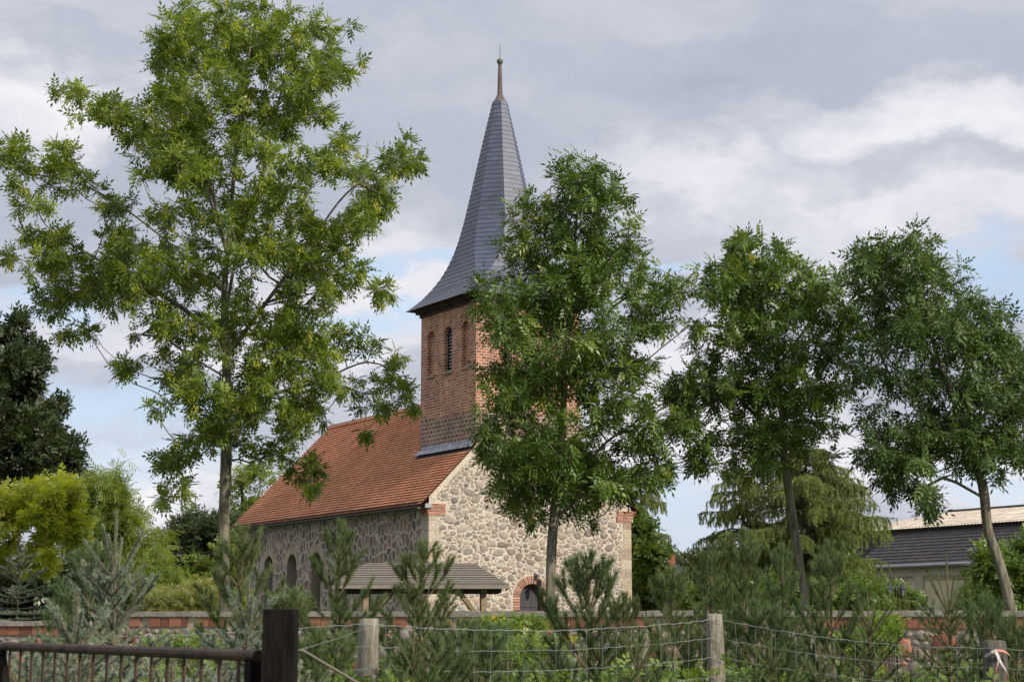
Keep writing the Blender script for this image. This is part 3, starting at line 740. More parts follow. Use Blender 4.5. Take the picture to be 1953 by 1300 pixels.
# ---------------------------------------------------------------- vegetation tools
def rot_frames(d, upv):
    """rotation matrices (n,3,3) whose columns are d, side, normal"""
    d = d / np.linalg.norm(d, axis=1, keepdims=True)
    s = np.cross(upv, d); s /= (np.linalg.norm(s, axis=1, keepdims=True) + 1e-9); n = np.cross(d, s)
    return np.stack([d, s, n], axis=2)
def scatter(tv, tf, pos, frames, scale, tint, jitter=.1):
    """stamp a template (tv verts, tf faces) on every frame; returns verts, faces, tints"""
    n, k = len(pos), len(tv)
    V = np.einsum('nij,kj->nki', frames, tv) * scale[:, None, None] + pos[:, None, :]
    Fc = tf[None] + (np.arange(n) * k)[:, None, None]
    T = np.repeat(tint, len(tf)) + RNG.normal(0, jitter, n * len(tf))
    return V.reshape(-1, 3), Fc.reshape(-1, tf.shape[1]), np.clip(T, 0, 1)
def ash_template(pairs=3, droop=.45, ll=.50, lw=.20):
    V, Fc = [], []
    def leaflet(bx, ang, L, tilt):
        bz = -droop * bx * bx; d = np.array([math.cos(ang), math.sin(ang), -.25 + tilt]); d /= np.linalg.norm(d)
        s = np.array([-math.sin(ang), math.cos(ang), 0]) * lw * .5
        b = np.array([bx, 0, bz]); i = len(V)
        V.extend([b, b + d * L * .45 + s + [0, 0, .02], b + d * L + [0, 0, -.05], b + d * L * .45 - s + [0, 0, .02]]); Fc.append((i, i + 1, i + 2, i + 3))
    for k in range(pairs):
        t = .26 + .66 * k / pairs
        for s in (1, -1): leaflet(t, s * R(58 - 5 * k), ll * (1 - .1 * abs(k - 1.5)), .05 * s)
    leaflet(.95, 0, ll, 0)
    V.extend([[0, .008, 0], [0, -.008, 0], [.95, -.004, -droop * .9], [.95, .004, -droop * .9]]); i = len(V) - 4; Fc.append((i, i + 1, i + 2, i + 3))
    return np.array(V, float), np.array(Fc)
def oval_template():
    """a spray of five simple leaves"""
    V, Fc = [], []
    for k, (bx, ang, L) in enumerate(((.1, 60, .55), (.25, -55, .6), (.5, 45, .55), (.65, -40, .5), (.8, 0, .5))):
        a = R(ang); d = np.array([math.cos(a), math.sin(a), -.15 + .1 * (k % 3)]); s = np.array([-math.sin(a), math.cos(a), .1 * (-1) ** k]) * L * .27
        b = np.array([bx, 0, -.1 * bx]); i = len(V); V.extend([b, b + d * L * .5 + s, b + d * L, b + d * L * .5 - s]); Fc.append((i, i + 1, i + 2, i + 3))
    return np.array(V, float), np.array(Fc)
def willow_template():
    V, Fc = [], []
    for k in range(7):
        bx = k / 7; a = R(35 * (-1) ** k); L = .5; d = np.array([math.cos(a), math.sin(a), -.3]); s = np.array([-math.sin(a), math.cos(a), 0]) * .05
        b = np.array([bx, 0, -.3 * bx * bx]); i = len(V); V.extend([b, b + d * L * .5 + s, b + d * L, b + d * L * .5 - s]); Fc.append((i, i + 1, i + 2, i + 3))
    return np.array(V, float), np.array(Fc)
TPL = {'ash': ash_template(), 'ash2': ash_template(3, .7, .52, .18), 'oval': oval_template(), 'willow': willow_template()}

def seg_mesh(P0, P1, r0, r1, sides=5):
    d = P1 - P0; L = np.linalg.norm(d, axis=1, keepdims=True) + 1e-9; d = d / L
    ref = np.where(np.abs(d[:, 2:3]) < .9, [[0, 0, 1.]], [[1., 0, 0]])
    a = np.cross(d, ref); a /= np.linalg.norm(a, axis=1, keepdims=True); b = np.cross(d, a)
    ang = np.arange(sides) * 2 * math.pi / sides
    off = a[:, None] * np.cos(ang)[None, :, None] + b[:, None] * np.sin(ang)[None, :, None]
    V = np.concatenate([P0[:, None] + off * r0[:, None, None], P1[:, None] + off * r1[:, None, None]], axis=1)
    f = np.array([(k, (k + 1) % sides, sides + (k + 1) % sides, sides + k) for k in range(sides)])
    Fc = f[None] + (np.arange(len(P0)) * 2 * sides)[:, None, None]
    return V.reshape(-1, 3), Fc.reshape(-1, 4)
def join(parts):
    V, Fc, T, o = [], [], [], 0
    for p in parts:
        V.append(p[0]); Fc.append(p[1] + o); o += len(p[0]); T.append(p[2] if len(p) > 2 else np.full(len(p[1]), .5))
    return np.concatenate(V), np.concatenate(Fc), np.concatenate(T)
def smooth_path(pts, step=.2):
    pts = np.array(pts, float); out = [pts[0]]
    for i in range(len(pts) - 1):
        p0 = pts[max(i - 1, 0)]; p1 = pts[i]; p2 = pts[i + 1]; p3 = pts[min(i + 2, len(pts) - 1)]
        n = max(1, int(np.linalg.norm(p2 - p1) / step))
        for k in range(1, n + 1):
            t = k / n
            out.append(.5 * ((2 * p1) + (-p0 + p2) * t + (2 * p0 - 5 * p1 + 4 * p2 - p3) * t * t + (-p0 + 3 * p1 - 3 * p2 + p3) * t ** 3))
    return np.array(out)

def sample_blobs(blobs, n, Y, trunk_x, depth_k=.85, maxd=None, clump=5, csig=.2, shrink=0):
    """tips of twigs inside the crown; the crown is as deep as it is wide"""
    B = np.array([b[:4] for b in blobs], float); B[:, 2:] = np.maximum(B[:, 2:] - shrink, 4); A = (B[:, 2] * B[:, 3]) ** (.78 if shrink else 1); A = A / A.sum()
    m = max(6, n // clump)
    idx = RNG.choice(len(B), m, p=A); idx[:min(m, len(B))] = np.arange(min(m, len(B)))
    r = np.sqrt(RNG.random(m)) * RNG.uniform(.75, 1.06, m); th = RNG.random(m) * 2 * math.pi
    px = B[idx, 0] + B[idx, 2] * r * np.cos(th); py = B[idx, 1] + B[idx, 3] * r * np.sin(th)
    sc_ = Y / 3345.0; cs_ = csig / sc_
    out = []
    lim = lambda i: min(cs_, .55 * min(B[i, 2], B[i, 3]) + 3)
    for x, y, bi in zip(px, py, idx):
        near = np.abs(B[:, 1] - y) < B[:, 3] + 25
        half = max(np.max(np.abs(B[near, 0] - trunk_x(y)) + B[near, 2] * .9), 30) if near.any() else 40
        dx = abs(x - trunk_x(y)); dmax = math.sqrt(max(half * half - dx * dx, 200)) * sc_ * depth_k
        if maxd: dmax = min(dmax, maxd)
        dy = RNG.uniform(-1, 1) * dmax
        for _ in range(max(1, int(n / m))):
            e = lim(bi); out.append(at(x + RNG.normal(0, e), y + RNG.normal(0, e * .8), Y + dy + RNG.normal(0, csig)))
    return np.array(out)

def tree(name, label, cat, Y, base, trunk_px, blobs, ntips, leaf, size, tpl='ash', per=8, r_base=.12, limbs=(), group=None, bark='bark', keys=0, droop=-.1,
         tuft=.16, tip_r=.0062, updir=.35, trunk_sides=12, depth_k=.85, maxd=None, keymat='keys', clump=5, csig=.2, mind=0.0):
    """trunk_px: polyline (px,py) from the foot up; base: ground z at the foot"""
    tp = [at(x, y, Y + (q[0] if q else 0)) for x, y, *q in trunk_px]
    foot = tp[0].copy(); d0 = tp[0] - tp[1]; foot = tp[0] + d0 * ((tp[0][2] - base + .1) / max(.2, -d0[2])) if d0[2] < 0 else tp[0]
    path = smooth_path([foot] + tp, .18)
    pxs = np.array([q[0] for q in trunk_px]); pys = np.array([q[1] for q in trunk_px]); o = np.argsort(pys)
    tx = lambda y: float(np.interp(y, pys[o], pxs[o]))
    nodes = [p for p in path]; parent = [-1] + list(range(len(path) - 1)); ntrunk = len(path)
    for lb in limbs:
        lp = smooth_path([at(x, y, Y + q) for x, y, q in lb], .22)
        d = np.linalg.norm(np.array(nodes) - lp[0], axis=1); pi = int(np.argmin(d))
        for p in lp: nodes.append(p); parent.append(pi); pi = len(nodes) - 1
    tips = sample_blobs(blobs, ntips, Y, tx, depth_k, maxd, clump, csig, 9 if mind else 0)
    if mind:
        keep = []
        for p in tips:
            if not keep or np.min(np.linalg.norm(np.array(keep) - p, axis=1)) > mind: keep.append(p)
        tips = np.array(keep)
    ntips = len(tips)
    arr = np.array(nodes)
    dist = np.array([np.min(np.linalg.norm(arr - t, axis=1)) for t in tips]); tips = tips[np.argsort(dist)]
    nd = np.zeros((len(nodes) + ntips * 12, 3)); nd[:len(nodes)] = arr; cnt = len(nodes); zmin = path[0][2] + .45 * (tp[1][2] - path[0][2])
    fork_z = min(t[2] for t in tips) - .2
    tipidx = []; tipdir = []
    for t in tips:
        q = nd[:cnt]; dv = t - q; hd = np.hypot(dv[:, 0], dv[:, 1]); L = np.linalg.norm(dv, axis=1)
        cost = L + 1.3 * np.maximum(0, q[:, 2] + updir * hd - t[2]) + 5 * (q[:, 2] < fork_z) * (np.arange(cnt) < ntrunk)
        j = int(np.argmin(cost)); p0 = q[j]; Ld = L[j]
        n = max(1, min(11, int(Ld / .28)))
        prev = j
        sag = .12 * Ld
        for k in range(1, n + 1):
            s = k / n; p = p0 + (t - p0) * s
            if k < n: p = p + np.array([0, 0, -sag * math.sin(math.pi * s) * (1 if updir > 0 else -1)]) + RNG.normal(0, .035, 3) * min(1, Ld)
            nd[cnt] = p; parent.append(prev); prev = cnt; cnt += 1
        tipidx.append(prev); dd = nd[prev] - nd[parent[prev]]; tipdir.append(dd / (np.linalg.norm(dd) + 1e-9))
    nd = nd[:cnt]; parent = np.array(parent)
    e = 2.25; acc = np.zeros(cnt); ch = np.zeros(cnt)
    for i in range(cnt - 1, 0, -1):
        if acc[i] == 0: acc[i] = tip_r ** e
        acc[parent[i]] += acc[i]
    acc[0] = max(acc[0], acc[1]); rad = acc ** (1 / e); k = r_base / rad[1]
    rad = np.where(rad > tip_r * 2.5, tip_r * 2.5 + (rad - tip_r * 2.5) * (r_base - tip_r * 2.5) / max(1e-4, rad[1] - tip_r * 2.5), rad)
    ii = np.arange(ntrunk, cnt); pj = parent[ii]
    root = empty(name, Vector(path[0]), 0, label, cat, group); orig = path[0]
    r0 = np.minimum(rad[pj], rad[ii] * 1.25)
    sv, sf = seg_mesh(nd[pj] - orig, nd[ii] - orig, r0, rad[ii], 5)
    # trunk as one smooth tube
    tr = rad[:ntrunk].copy(); tr = np.convolve(np.pad(tr, 3, 'edge'), np.ones(7) / 7, 'valid'); z = path[:, 2] - path[0][2]
    tr *= 1 + .35 * np.exp(-z / .35)
    rings = []; S = trunk_sides
    for i in range(ntrunk):
        d = path[min(i + 1, ntrunk - 1)] - path[max(i - 1, 0)]; d /= np.linalg.norm(d); a = np.cross(d, [0, 1, 0.1]); a /= np.linalg.norm(a); b = np.cross(d, a)
        w = 1 + .05 * np.sin(np.arange(S) * 2.1 + i * .35) + RNG.normal(0, .012, S)
        rings.append(path[i] - orig + tr[i] * w[:, None] * (np.cos(np.arange(S) * 2 * math.pi / S)[:, None] * a + np.sin(np.arange(S) * 2 * math.pi / S)[:, None] * b))
    rv = np.concatenate(rings); rf = np.array([(i * S + k, i * S + (k + 1) % S, (i + 1) * S + (k + 1) % S, (i + 1) * S + k) for i in range(ntrunk - 1) for k in range(S)])
    V, Fc, _ = join([(rv, rf), (sv, sf)])
    link('trunk', np_mesh('trunk', V, Fc, smooth=True), M[bark], root)
    # foliage
    ti = nd[np.array(tipidx)]; td = np.array(tipdir); n = len(ti) * per
    base_p = np.repeat(ti, per, axis=0); bd = np.repeat(td, per, axis=0)
    u = RNG.normal(0, 1, (n, 3)); u /= np.linalg.norm(u, axis=1, keepdims=True)
    dirs = bd * .55 + u * .95 + np.array([0, 0, droop]); dirs /= np.linalg.norm(dirs, axis=1, keepdims=True)
    back = RNG.random((n, 1)) * tuft * 1.6
    pos = base_p - bd * back + u * tuft * .25 - orig
    upv = np.array([0, 0, 1.]) + RNG.normal(0, .45, (n, 3))
    fr = rot_frames(dirs, upv); scl = size * RNG.uniform(.7, 1.2, n)
    tn = np.clip(np.repeat(RNG.normal(.45, .2, len(ti)), per) + RNG.normal(0, .17, n), 0, 1)
    tv, tf = TPL[tpl]; V, Fc, T = scatter(tv, tf, pos, fr, scl, tn, .05)
    link('crown', np_mesh('crown', V, Fc, T), M[leaf], root)
    if keys:
        sel = RNG.choice(len(ti), int(len(ti) * keys), replace=False); kp = []
        cl = ti[sel]; m = 44; cl = cl + RNG.normal(0, .08, cl.shape) + [0, -.06, 0]; c = np.repeat(cl, m, axis=0) + RNG.normal(0, .045, (len(cl) * m, 3)) * [1, 1, 1.5] + [0, 0, -.05]
        dr = RNG.normal(0, .35, (len(c), 3)) + [0, 0, -1]
        q = np.array([[0, 0, 0], [.55, .2, 0], [1, 0, 0], [.55, -.2, 0]], float)
        V, Fc, T = scatter(q, np.array([[0, 1, 2, 3]]), c - orig, rot_frames(dr, RNG.normal(0, 1, (len(c), 3))), RNG.uniform(.05, .08, len(c)), np.repeat(RNG.random(len(cl)), m), .12)
        tag(link('seed_keys', np_mesh('seed_keys', V, Fc, T), M[keymat], root), kind='stuff')
    return root

# ---------------------------------------------------------------- the four ash trees behind the yard wall
ASHG = 'ash trees behind the churchyard wall'
LB = [(430, 55, 120, 75), (335, 95, 65, 75), (560, 80, 90, 75), (640, 130, 35, 50), (600, 180, 55, 80), (450, 190, 190, 95), (350, 250, 90, 60), (480, 330, 190, 95),
      (150, 178, 38, 24), (200, 205, 50, 30), (262, 240, 55, 32), (310, 190, 20, 20), (330, 310, 60, 45),
      (35, 320, 32, 42), (95, 300, 40, 28), (140, 335, 40, 32), (60, 395, 50, 16), (215, 385, 42, 42), (140, 400, 55, 18), (75, 448, 65, 20), (20, 492, 22, 16), (110, 495, 70, 28),
      (220, 465, 50, 45), (300, 405, 35, 35), (150, 560, 90, 42), (240, 540, 90, 60), (150, 622, 32, 25), (330, 520, 90, 70), (450, 450, 95, 75), (600, 450, 85, 105),
      (670, 300, 45, 50), (755, 295, 32, 36), (715, 360, 45, 45), (690, 420, 35, 35), (680, 520, 55, 24), (600, 545, 60, 50), (722, 555, 22, 26), (300, 610, 75, 40), (235, 690, 20, 26),
      (450, 600, 110, 70), (560, 640, 70, 45), (620, 720, 55, 45), (690, 745, 45, 30), (760, 715, 38, 40), (800, 768, 26, 14), (735, 770, 30, 14), (697, 820, 10, 20), (330, 700, 50, 40),
      (275, 768, 30, 24), (450, 740, 120, 60), (570, 800, 45, 55), (585, 880, 26, 38), (590, 930, 12, 16), (380, 820, 55, 45), (320, 880, 36, 20), (345, 925, 24, 18), (305, 955, 18, 26),
      (500, 850, 55, 30), (440, 810, 60, 40), (660, 650, 40, 30), (520, 700, 80, 60)]
tree('ash_tree', 'tall sparse ash with yellowish keys, tallest tree, left of the church roof', 'ash tree', 33, gz(33),
     [(428, 1150), (427, 1000), (431, 880), (432, 700), (428, 560), (440, 420), (450, 280), (470, 150), (480, 50)], LB, 1650, 'ashyellow', .215, 'ash', 13, .105,
     [[(430, 650, 0), (345, 585, -.3), (250, 530, -.4), (160, 480, -.3), (90, 440, -.2)], [(431, 560, 0), (330, 470, .3), (240, 400, .5), (150, 350, .5), (50, 330, .4)],
      [(431, 720, 0), (350, 670, .4), (290, 625, .6)], [(430, 600, .1), (455, 470, .5), (500, 330, .8), (530, 200, .8), (560, 90, .8)],
      [(432, 680, 0), (520, 560, -.5), (600, 450, -.8), (660, 370, -.9), (740, 310, -.9)], [(430, 820, 0), (500, 760, .3), (600, 730, .4), (700, 690, .3), (760, 715, .3)],
      [(432, 480, 0), (400, 380, .2), (370, 250, .3), (340, 120, .3)], [(430, 600, 0), (560, 570, .3), (650, 545, .4), (720, 555, .4)], [(436, 500, 0), (380, 300, -.5), (290, 240, -.6), (160, 180, -.6)],
      [(430, 860, 0), (370, 830, .4), (330, 900, .4), (300, 980, .4)]], ASHG, keys=.5, tuft=.06, clump=3, csig=.20, mind=.17, depth_k=.75)
CB = [(1105, 345, 38, 42), (1065, 385, 40, 35), (1140, 385, 45, 45), (1000, 410, 34, 34), (1035, 460, 60, 50), (1110, 450, 70, 60), (1180, 450, 40, 50), (1205, 500, 35, 45),
      (1000, 500, 25, 22), (935, 555, 34, 42), (980, 600, 50, 42), (1050, 560, 55, 55), (1120, 540, 70, 60), (1240, 560, 50, 35), (1285, 560, 22, 26), (1320, 620, 34, 20), (1220, 610, 70, 26),
      (1010, 680, 75, 42), (1100, 640, 60, 50), (1150, 700, 65, 50), (1215, 690, 45, 22), (965, 750, 48, 40), (1060, 760, 85, 60), (1170, 780, 70, 60), (1250, 820, 45, 45), (1300, 800, 22, 40),
      (950, 830, 38, 55), (1030, 860, 90, 60), (1140, 870, 90, 60), (1250, 890, 40, 32), (990, 950, 50, 42), (1080, 930, 80, 40), (1130, 970, 30, 28), (1040, 900, 80, 50), (1190, 920, 50, 26)]
tree('ash_tree', 'dense green ash standing in front of the church gable beside the arched door', 'ash tree', 30, gz(30),
     [(1050, 1140), (1052, 1050), (1058, 975), (1068, 880), (1075, 760), (1085, 620), (1095, 480), (1105, 350)], CB, 1120, 'ash', .21, 'ash2', 12, .09,
     [[(1058, 985, 0), (1095, 955, -.2), (1140, 860, -.4), (1220, 800, -.5), (1280, 770, -.5)], [(1066, 900, 0), (1000, 820, .3), (950, 760, .4)],
      [(1078, 740, 0), (1130, 640, .3), (1190, 570, .4), (1270, 560, .4)], [(1078, 760, 0), (1010, 660, -.3), (940, 570, -.4)], [(1085, 640, 0), (1040, 520, -.3), (1005, 420, -.3)],
      [(1070, 850, 0), (1150, 790, .5), (1220, 700, .6), (1310, 625, .6)]], ASHG, keys=.05, tuft=.06, droop=-.25, clump=3, csig=.2, mind=.16, depth_k=.75)
TB = [(1418, 450, 26, 24), (1400, 490, 36, 34), (1480, 480, 28, 24), (1455, 530, 60, 42), (1385, 540, 48, 40), (1560, 545, 42, 36), (1520, 590, 55, 45), (1430, 610, 60, 48), (1612, 600, 36, 36),
      (1350, 620, 30, 22), (1365, 680, 48, 32), (1480, 680, 70, 48), (1595, 670, 48, 44), (1315, 745, 46, 32), (1400, 750, 70, 45), (1520, 750, 70, 44), (1600, 745, 24, 30),
      (1340, 830, 42, 42), (1430, 830, 60, 40), (1540, 825, 48, 32), (1600, 812, 22, 20), (1330, 880, 22, 18), (1390, 885, 34, 22), (1465, 880, 30, 20), (1580, 870, 25, 18), (1290, 790, 22, 26)]
tree('ash_tree', 'bushy young ash with slanting pale trunk, rightmost but one, in front of the larch', 'ash tree', 31, gz(31),
     [(1532, 1120), (1520, 1040), (1505, 940), (1494, 850), (1488, 750), (1470, 640), (1445, 540), (1420, 450)], TB, 800, 'ash', .21, 'ash', 11, .075,
     [[(1494, 850, 0), (1440, 790, -.3), (1370, 730, -.4), (1310, 740, -.4)], [(1490, 800, 0), (1560, 720, .4), (1620, 620, .5)], [(1480, 700, 0), (1540, 620, -.3), (1570, 550, -.3)],
      [(1478, 690, 0), (1410, 610, .3), (1385, 530, .3)], [(1494, 870, 0), (1420, 850, .3), (1350, 850, .4)], [(1485, 730, 0), (1480, 600, .3), (1482, 490, .3)]], ASHG, keys=.05, tuft=.06, droop=-.15, clump=3, csig=.2, mind=.17, depth_k=.75)
FB = [(1740, 455, 36, 26), (1648, 488, 38, 24), (1700, 510, 70, 40), (1790, 520, 55, 50), (1655, 550, 24, 30), (1720, 590, 60, 45), (1850, 580, 42, 45), (1675, 640, 34, 34), (1780, 640, 75, 45),
      (1880, 650, 50, 45), (1930, 660, 30, 40), (1690, 720, 50, 48), (1790, 730, 70, 45), (1890, 740, 60, 55), (1960, 740, 50, 70), (1664, 785, 24, 30), (1720, 820, 60, 45), (1810, 820, 60, 40),
      (1900, 830, 50, 34), (1690, 890, 42, 36), (1755, 900, 40, 34), (1770, 955, 22, 24), (1850, 870, 34, 26), (1960, 840, 40, 36), (1660, 860, 20, 40), (1900, 905, 14, 18)]
tree('ash_tree', 'dark crooked ash with leaning trunk at the right edge before the barn', 'ash tree', 29, gz(29),
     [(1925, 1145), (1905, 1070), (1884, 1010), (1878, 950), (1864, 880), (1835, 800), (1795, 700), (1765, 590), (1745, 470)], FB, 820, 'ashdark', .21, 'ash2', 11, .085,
     [[(1864, 880, 0), (1830, 830, .3), (1780, 780, .4), (1700, 720, .5), (1640, 560, .5)], [(1850, 840, 0), (1895, 760, -.3), (1940, 690, -.4)], [(1820, 770, 0), (1850, 660, .4), (1850, 580, .5)],
      [(1795, 700, 0), (1720, 600, -.3), (1640, 500, -.4)], [(1878, 950, 0), (1800, 910, -.2), (1760, 930, -.3)], [(1840, 810, 0), (1760, 840, -.4), (1690, 880, -.5)]], ASHG, tuft=.06, droop=-.4, clump=3, csig=.2, mind=.17, depth_k=.75)

# ---------------------------------------------------------------- other trees and shrubs
def shrub(name, label, cat, Y, blobs, n, leaf, size, tpl='oval', per=9, r_base=.08, bark='ivybark', tuft=.15, droop=-.1, foot=None, depth_k=.8, maxd=None, group=None, tip_r=.005, updir=.35):
    xs = [b[0] for b in blobs]; cx = foot if foot is not None else sum(b[0] * b[2] * b[3] for b in blobs) / sum(b[2] * b[3] for b in blobs)
    ytop = min(b[1] for b in blobs); ybot = max(b[1] for b in blobs)
    return tree(name, label, cat, Y, gz(Y), [(cx, max(ybot, 1170)), (cx, (ytop + ybot) / 2), (cx, ytop)], blobs, n, leaf, size, tpl, per, r_base, (), group, bark, 0, droop, tuft, tip_r, updir, 8, depth_k, maxd, clump=7, csig=.0036 * Y)
shrub('dark_tree', 'dark green broadleaf tree cut off by the left edge of the picture', 'tree', 45,
      [(-20, 650, 45, 35), (10, 690, 32, 40), (30, 640, 12, 20), (0, 760, 50, 45), (45, 740, 22, 20), (-60, 780, 60, 120), (95, 690, 22, 6), (70, 680, 14, 8), (50, 840, 70, 45), (105, 800, 26, 18), (120, 860, 26, 22), (90, 850, 40, 40),
       (112, 765, 10, 7), (147, 845, 10, 7), (140, 878, 10, 8), (62, 655, 5, 8), (36, 612, 5, 14), (78, 725, 8, 8), (98, 780, 8, 8), (60, 800, 20, 20), (-10, 900, 90, 60), (50, 920, 60, 40), (-60, 950, 80, 90)], 1500, 'darkleaf', .26, per=12, foot=-20, r_base=.25, tuft=.28, updir=.5)
shrub('yellow_maple', 'yellow green maple under the dark tree at the left edge', 'tree', 38,
      [(60, 928, 70, 12), (130, 925, 24, 8), (15, 950, 50, 14), (110, 952, 42, 13), (60, 978, 55, 13), (5, 1000, 45, 15), (122, 1002, 34, 14), (60, 1025, 48, 13), (142, 1028, 16, 9), (25, 1056, 40, 11), (85, 1052, 28, 9), (-50, 1000, 50, 60), (158, 1008, 12, 6), (165, 1030, 9, 5), (148, 968, 14, 6), (100, 1072, 16, 6), (40, 1078, 18, 6), (155, 985, 8, 8)], 560, 'yellowleaf', .21, per=10, foot=-10, r_base=.12, tuft=.2, droop=-.4)
shrub('light_green_tree', 'light green willowy tree behind the maple and the blue spruces', 'tree', 52,
      [(190, 925, 50, 34), (150, 930, 40, 25), (215, 970, 45, 45), (250, 1010, 40, 40), (165, 1000, 60, 60), (290, 1030, 26, 30), (235, 1080, 70, 50), (300, 1090, 20, 40), (180, 1090, 60, 50)], 1100, 'limeleaf', .34, 'willow', 9, .16, tuft=.25, droop=-.5)
shrub('distant_oak', 'dark rounded tree in the distance between the light green tree and the tall ash', 'tree', 85,
      [(365, 1000, 45, 28), (395, 1030, 45, 45), (345, 1045, 40, 45), (400, 1090, 50, 35), (430, 1000, 34, 40), (440, 1060, 40, 60)], 900, 'darkleaf', .36, per=10, r_base=.3, tuft=.35)
shrub('golden_tree', 'sparse yellow green tree far behind the nave roof', 'tree', 92,
      [(470, 900, 30, 30), (505, 905, 36, 40), (450, 950, 30, 40), (500, 960, 30, 30), (430, 940, 20, 40), (455, 1000, 40, 30), (425, 1010, 30, 50)], 300, 'limeleaf', .34, per=6, r_base=.2, tuft=.35)
shrub('willow_bush', 'drooping green willow bush left of the tall ash trunk', 'bush', 47,
      [(300, 1075, 28, 34), (290, 1120, 50, 40), (250, 1130, 50, 40)], 420, 'limeleaf', .30, 'willow', 9, .06, tuft=.22, droop=-.6)
shrub('pale_bush', 'pale sunlit bush behind the coping beside the tall ash trunk', 'bush', 44,
      [(385, 1135, 30, 24), (345, 1145, 34, 22), (310, 1150, 30, 18), (400, 1150, 20, 16)], 520, 'paleleaf', .20, 'willow', 9, .05, tuft=.16)
shrub('dark_shrub', 'dark leafy shrub against the far corner of the church gable', 'shrub', 68,
      [(1222, 1010, 14, 50), (1228, 1070, 22, 50), (1235, 1120, 30, 40), (1250, 1060, 14, 30)], 480, 'midleaf', .30, per=9, r_base=.1, tuft=.22, maxd=1.5)
shrub('yellow_bush', 'small yellow green bush between the church and the far houses', 'bush', 72,
      [(1262, 1130, 22, 22), (1290, 1140, 20, 16), (1240, 1150, 26, 14)], 260, 'limeleaf', .24, per=9, r_base=.05, tuft=.2)
shrub('dark_yew', 'very dark rounded evergreen right of the far blue roof', 'tree', 74,
      [(1335, 1085, 24, 26), (1350, 1110, 40, 34), (1385, 1075, 30, 30), (1420, 1100, 40, 40)], 620, 'darkleaf', .34, per=10, r_base=.14, tuft=.25)
shrub('ivy_covered_tree', 'ivy clad tree inside the larch branches', 'tree', 66,
      [(1560, 930, 14, 30), (1565, 990, 18, 40), (1580, 1050, 34, 45), (1545, 1090, 40, 40), (1620, 1100, 34, 40), (1490, 1100, 40, 34)], 800, 'midleaf', .28, per=9, r_base=.16, tuft=.2)
shrub('lit_shrub', 'leafy sunlit shrub around the double lamp post', 'shrub', 70,
      [(1675, 1145, 24, 18), (1712, 1135, 22, 24), (1738, 1148, 14, 18), (1655, 1152, 18, 12)], 300, 'midleaf', .26, per=9, r_base=.05, tuft=.18)
shrub('barn_hedge', 'round green bush before the barn, left of the leaning trunk', 'bush', 55,
      [(1845, 1138, 24, 18), (1875, 1120, 24, 24), (1905, 1140, 34, 22), (1850, 1152, 26, 10)], 600, 'midleaf', .20, 'willow', per=10, r_base=.06, tuft=.2)
shrub('hazel_bush', 'tall leafy bush at the right edge behind the leaning ash', 'bush', 50,
      [(1930, 1060, 30, 22), (1900, 1085, 30, 24), (1950, 1090, 40, 40), (1950, 1140, 40, 30), (1885, 1060, 14, 12), (1990, 1070, 40, 60)], 520, 'midleaf', .30, per=9, r_base=.08, tuft=.2)
shrub('dark_hedge', 'very dark hedge behind the grey blue spruce at the left edge', 'hedge', 44, [(30, 1120, 70, 30), (110, 1110, 60, 34), (-60, 1110, 60, 40), (180, 1130, 40, 30), (60, 1150, 90, 18)], 900, 'darkleaf', .28, per=10, r_base=.07, tuft=.25)
shrub('green_hedge', 'green hedge just behind the wall between the church corner and the larch', 'hedge', 60, [(1400, 1140, 50, 24), (1480, 1135, 50, 28), (1560, 1135, 50, 26), (1630, 1130, 40, 30), (1330, 1145, 40, 20)], 900, 'midleaf', .26, per=10, r_base=.05, tuft=.22)
shrub('low_hedge', 'low green hedge behind the tall ash trunk left of the nave', 'hedge', 60, [(420, 1120, 30, 40), (445, 1060, 14, 40), (390, 1100, 30, 30), (430, 1150, 40, 16)], 500, 'limeleaf', .26, per=9, r_base=.05, tuft=.22)
for i, (px, w, top, lab) in enumerate(((1300, 22, 1062, 'low far tree top just behind the far roofs'), (1345, 26, 1058, 'far dark tree top right of the far roofs'))):
    shrub('far_tree', lab, 'tree', 150, [(px, top + 22, w, 16), (px + 5, top + 50, w + 8, 22)], 200, 'bluedark', .8, per=8, r_base=.3, tuft=.6, group='far trees on the skyline')

def needle_cloud(name, P0, P1, per_m, length, width, spread, mat, parent, orig, tint=None, droop=0.0):
    """needles standing off thin shoots P0-P1"""
    L = np.linalg.norm(P1 - P0, axis=1); cnt = np.maximum(2, (L * per_m)).astype(int); idx = np.repeat(np.arange(len(L)), cnt); n = len(idx)
    t = RNG.random((n, 1)); p = P0[idx] * (1 - t) + P1[idx] * t; d = (P1 - P0)[idx]; d /= (np.linalg.norm(d, axis=1, keepdims=True) + 1e-9)
    u = RNG.normal(0, 1, (n, 3)); u -= d * np.sum(u * d, axis=1, keepdims=True); u /= np.linalg.norm(u, axis=1, keepdims=True)
    a = RNG.normal(spread, .2, (n, 1)); dr = d * np.cos(a) + u * np.sin(a) + np.array([0, 0, droop]); dr /= np.linalg.norm(dr, axis=1, keepdims=True)
    s = np.cross(dr, RNG.normal(0, 1, (n, 3))); s /= np.linalg.norm(s, axis=1, keepdims=True)
    ln = (length * RNG.uniform(.7, 1.15, (n, 1)))
    w = np.array(width)
    V = np.stack([p - s * w, p + s * w, p + dr * ln], axis=1).reshape(-1, 3) - orig
    Fc = np.arange(n * 3).reshape(-1, 3)
    tn = (RNG.normal(.5, .15, len(L)) if tint is None else tint)[idx] + RNG.normal(0, .12, n)
    return link(name, np_mesh(name, V, Fc, np.clip(tn, 0, 1)), M[mat], parent)

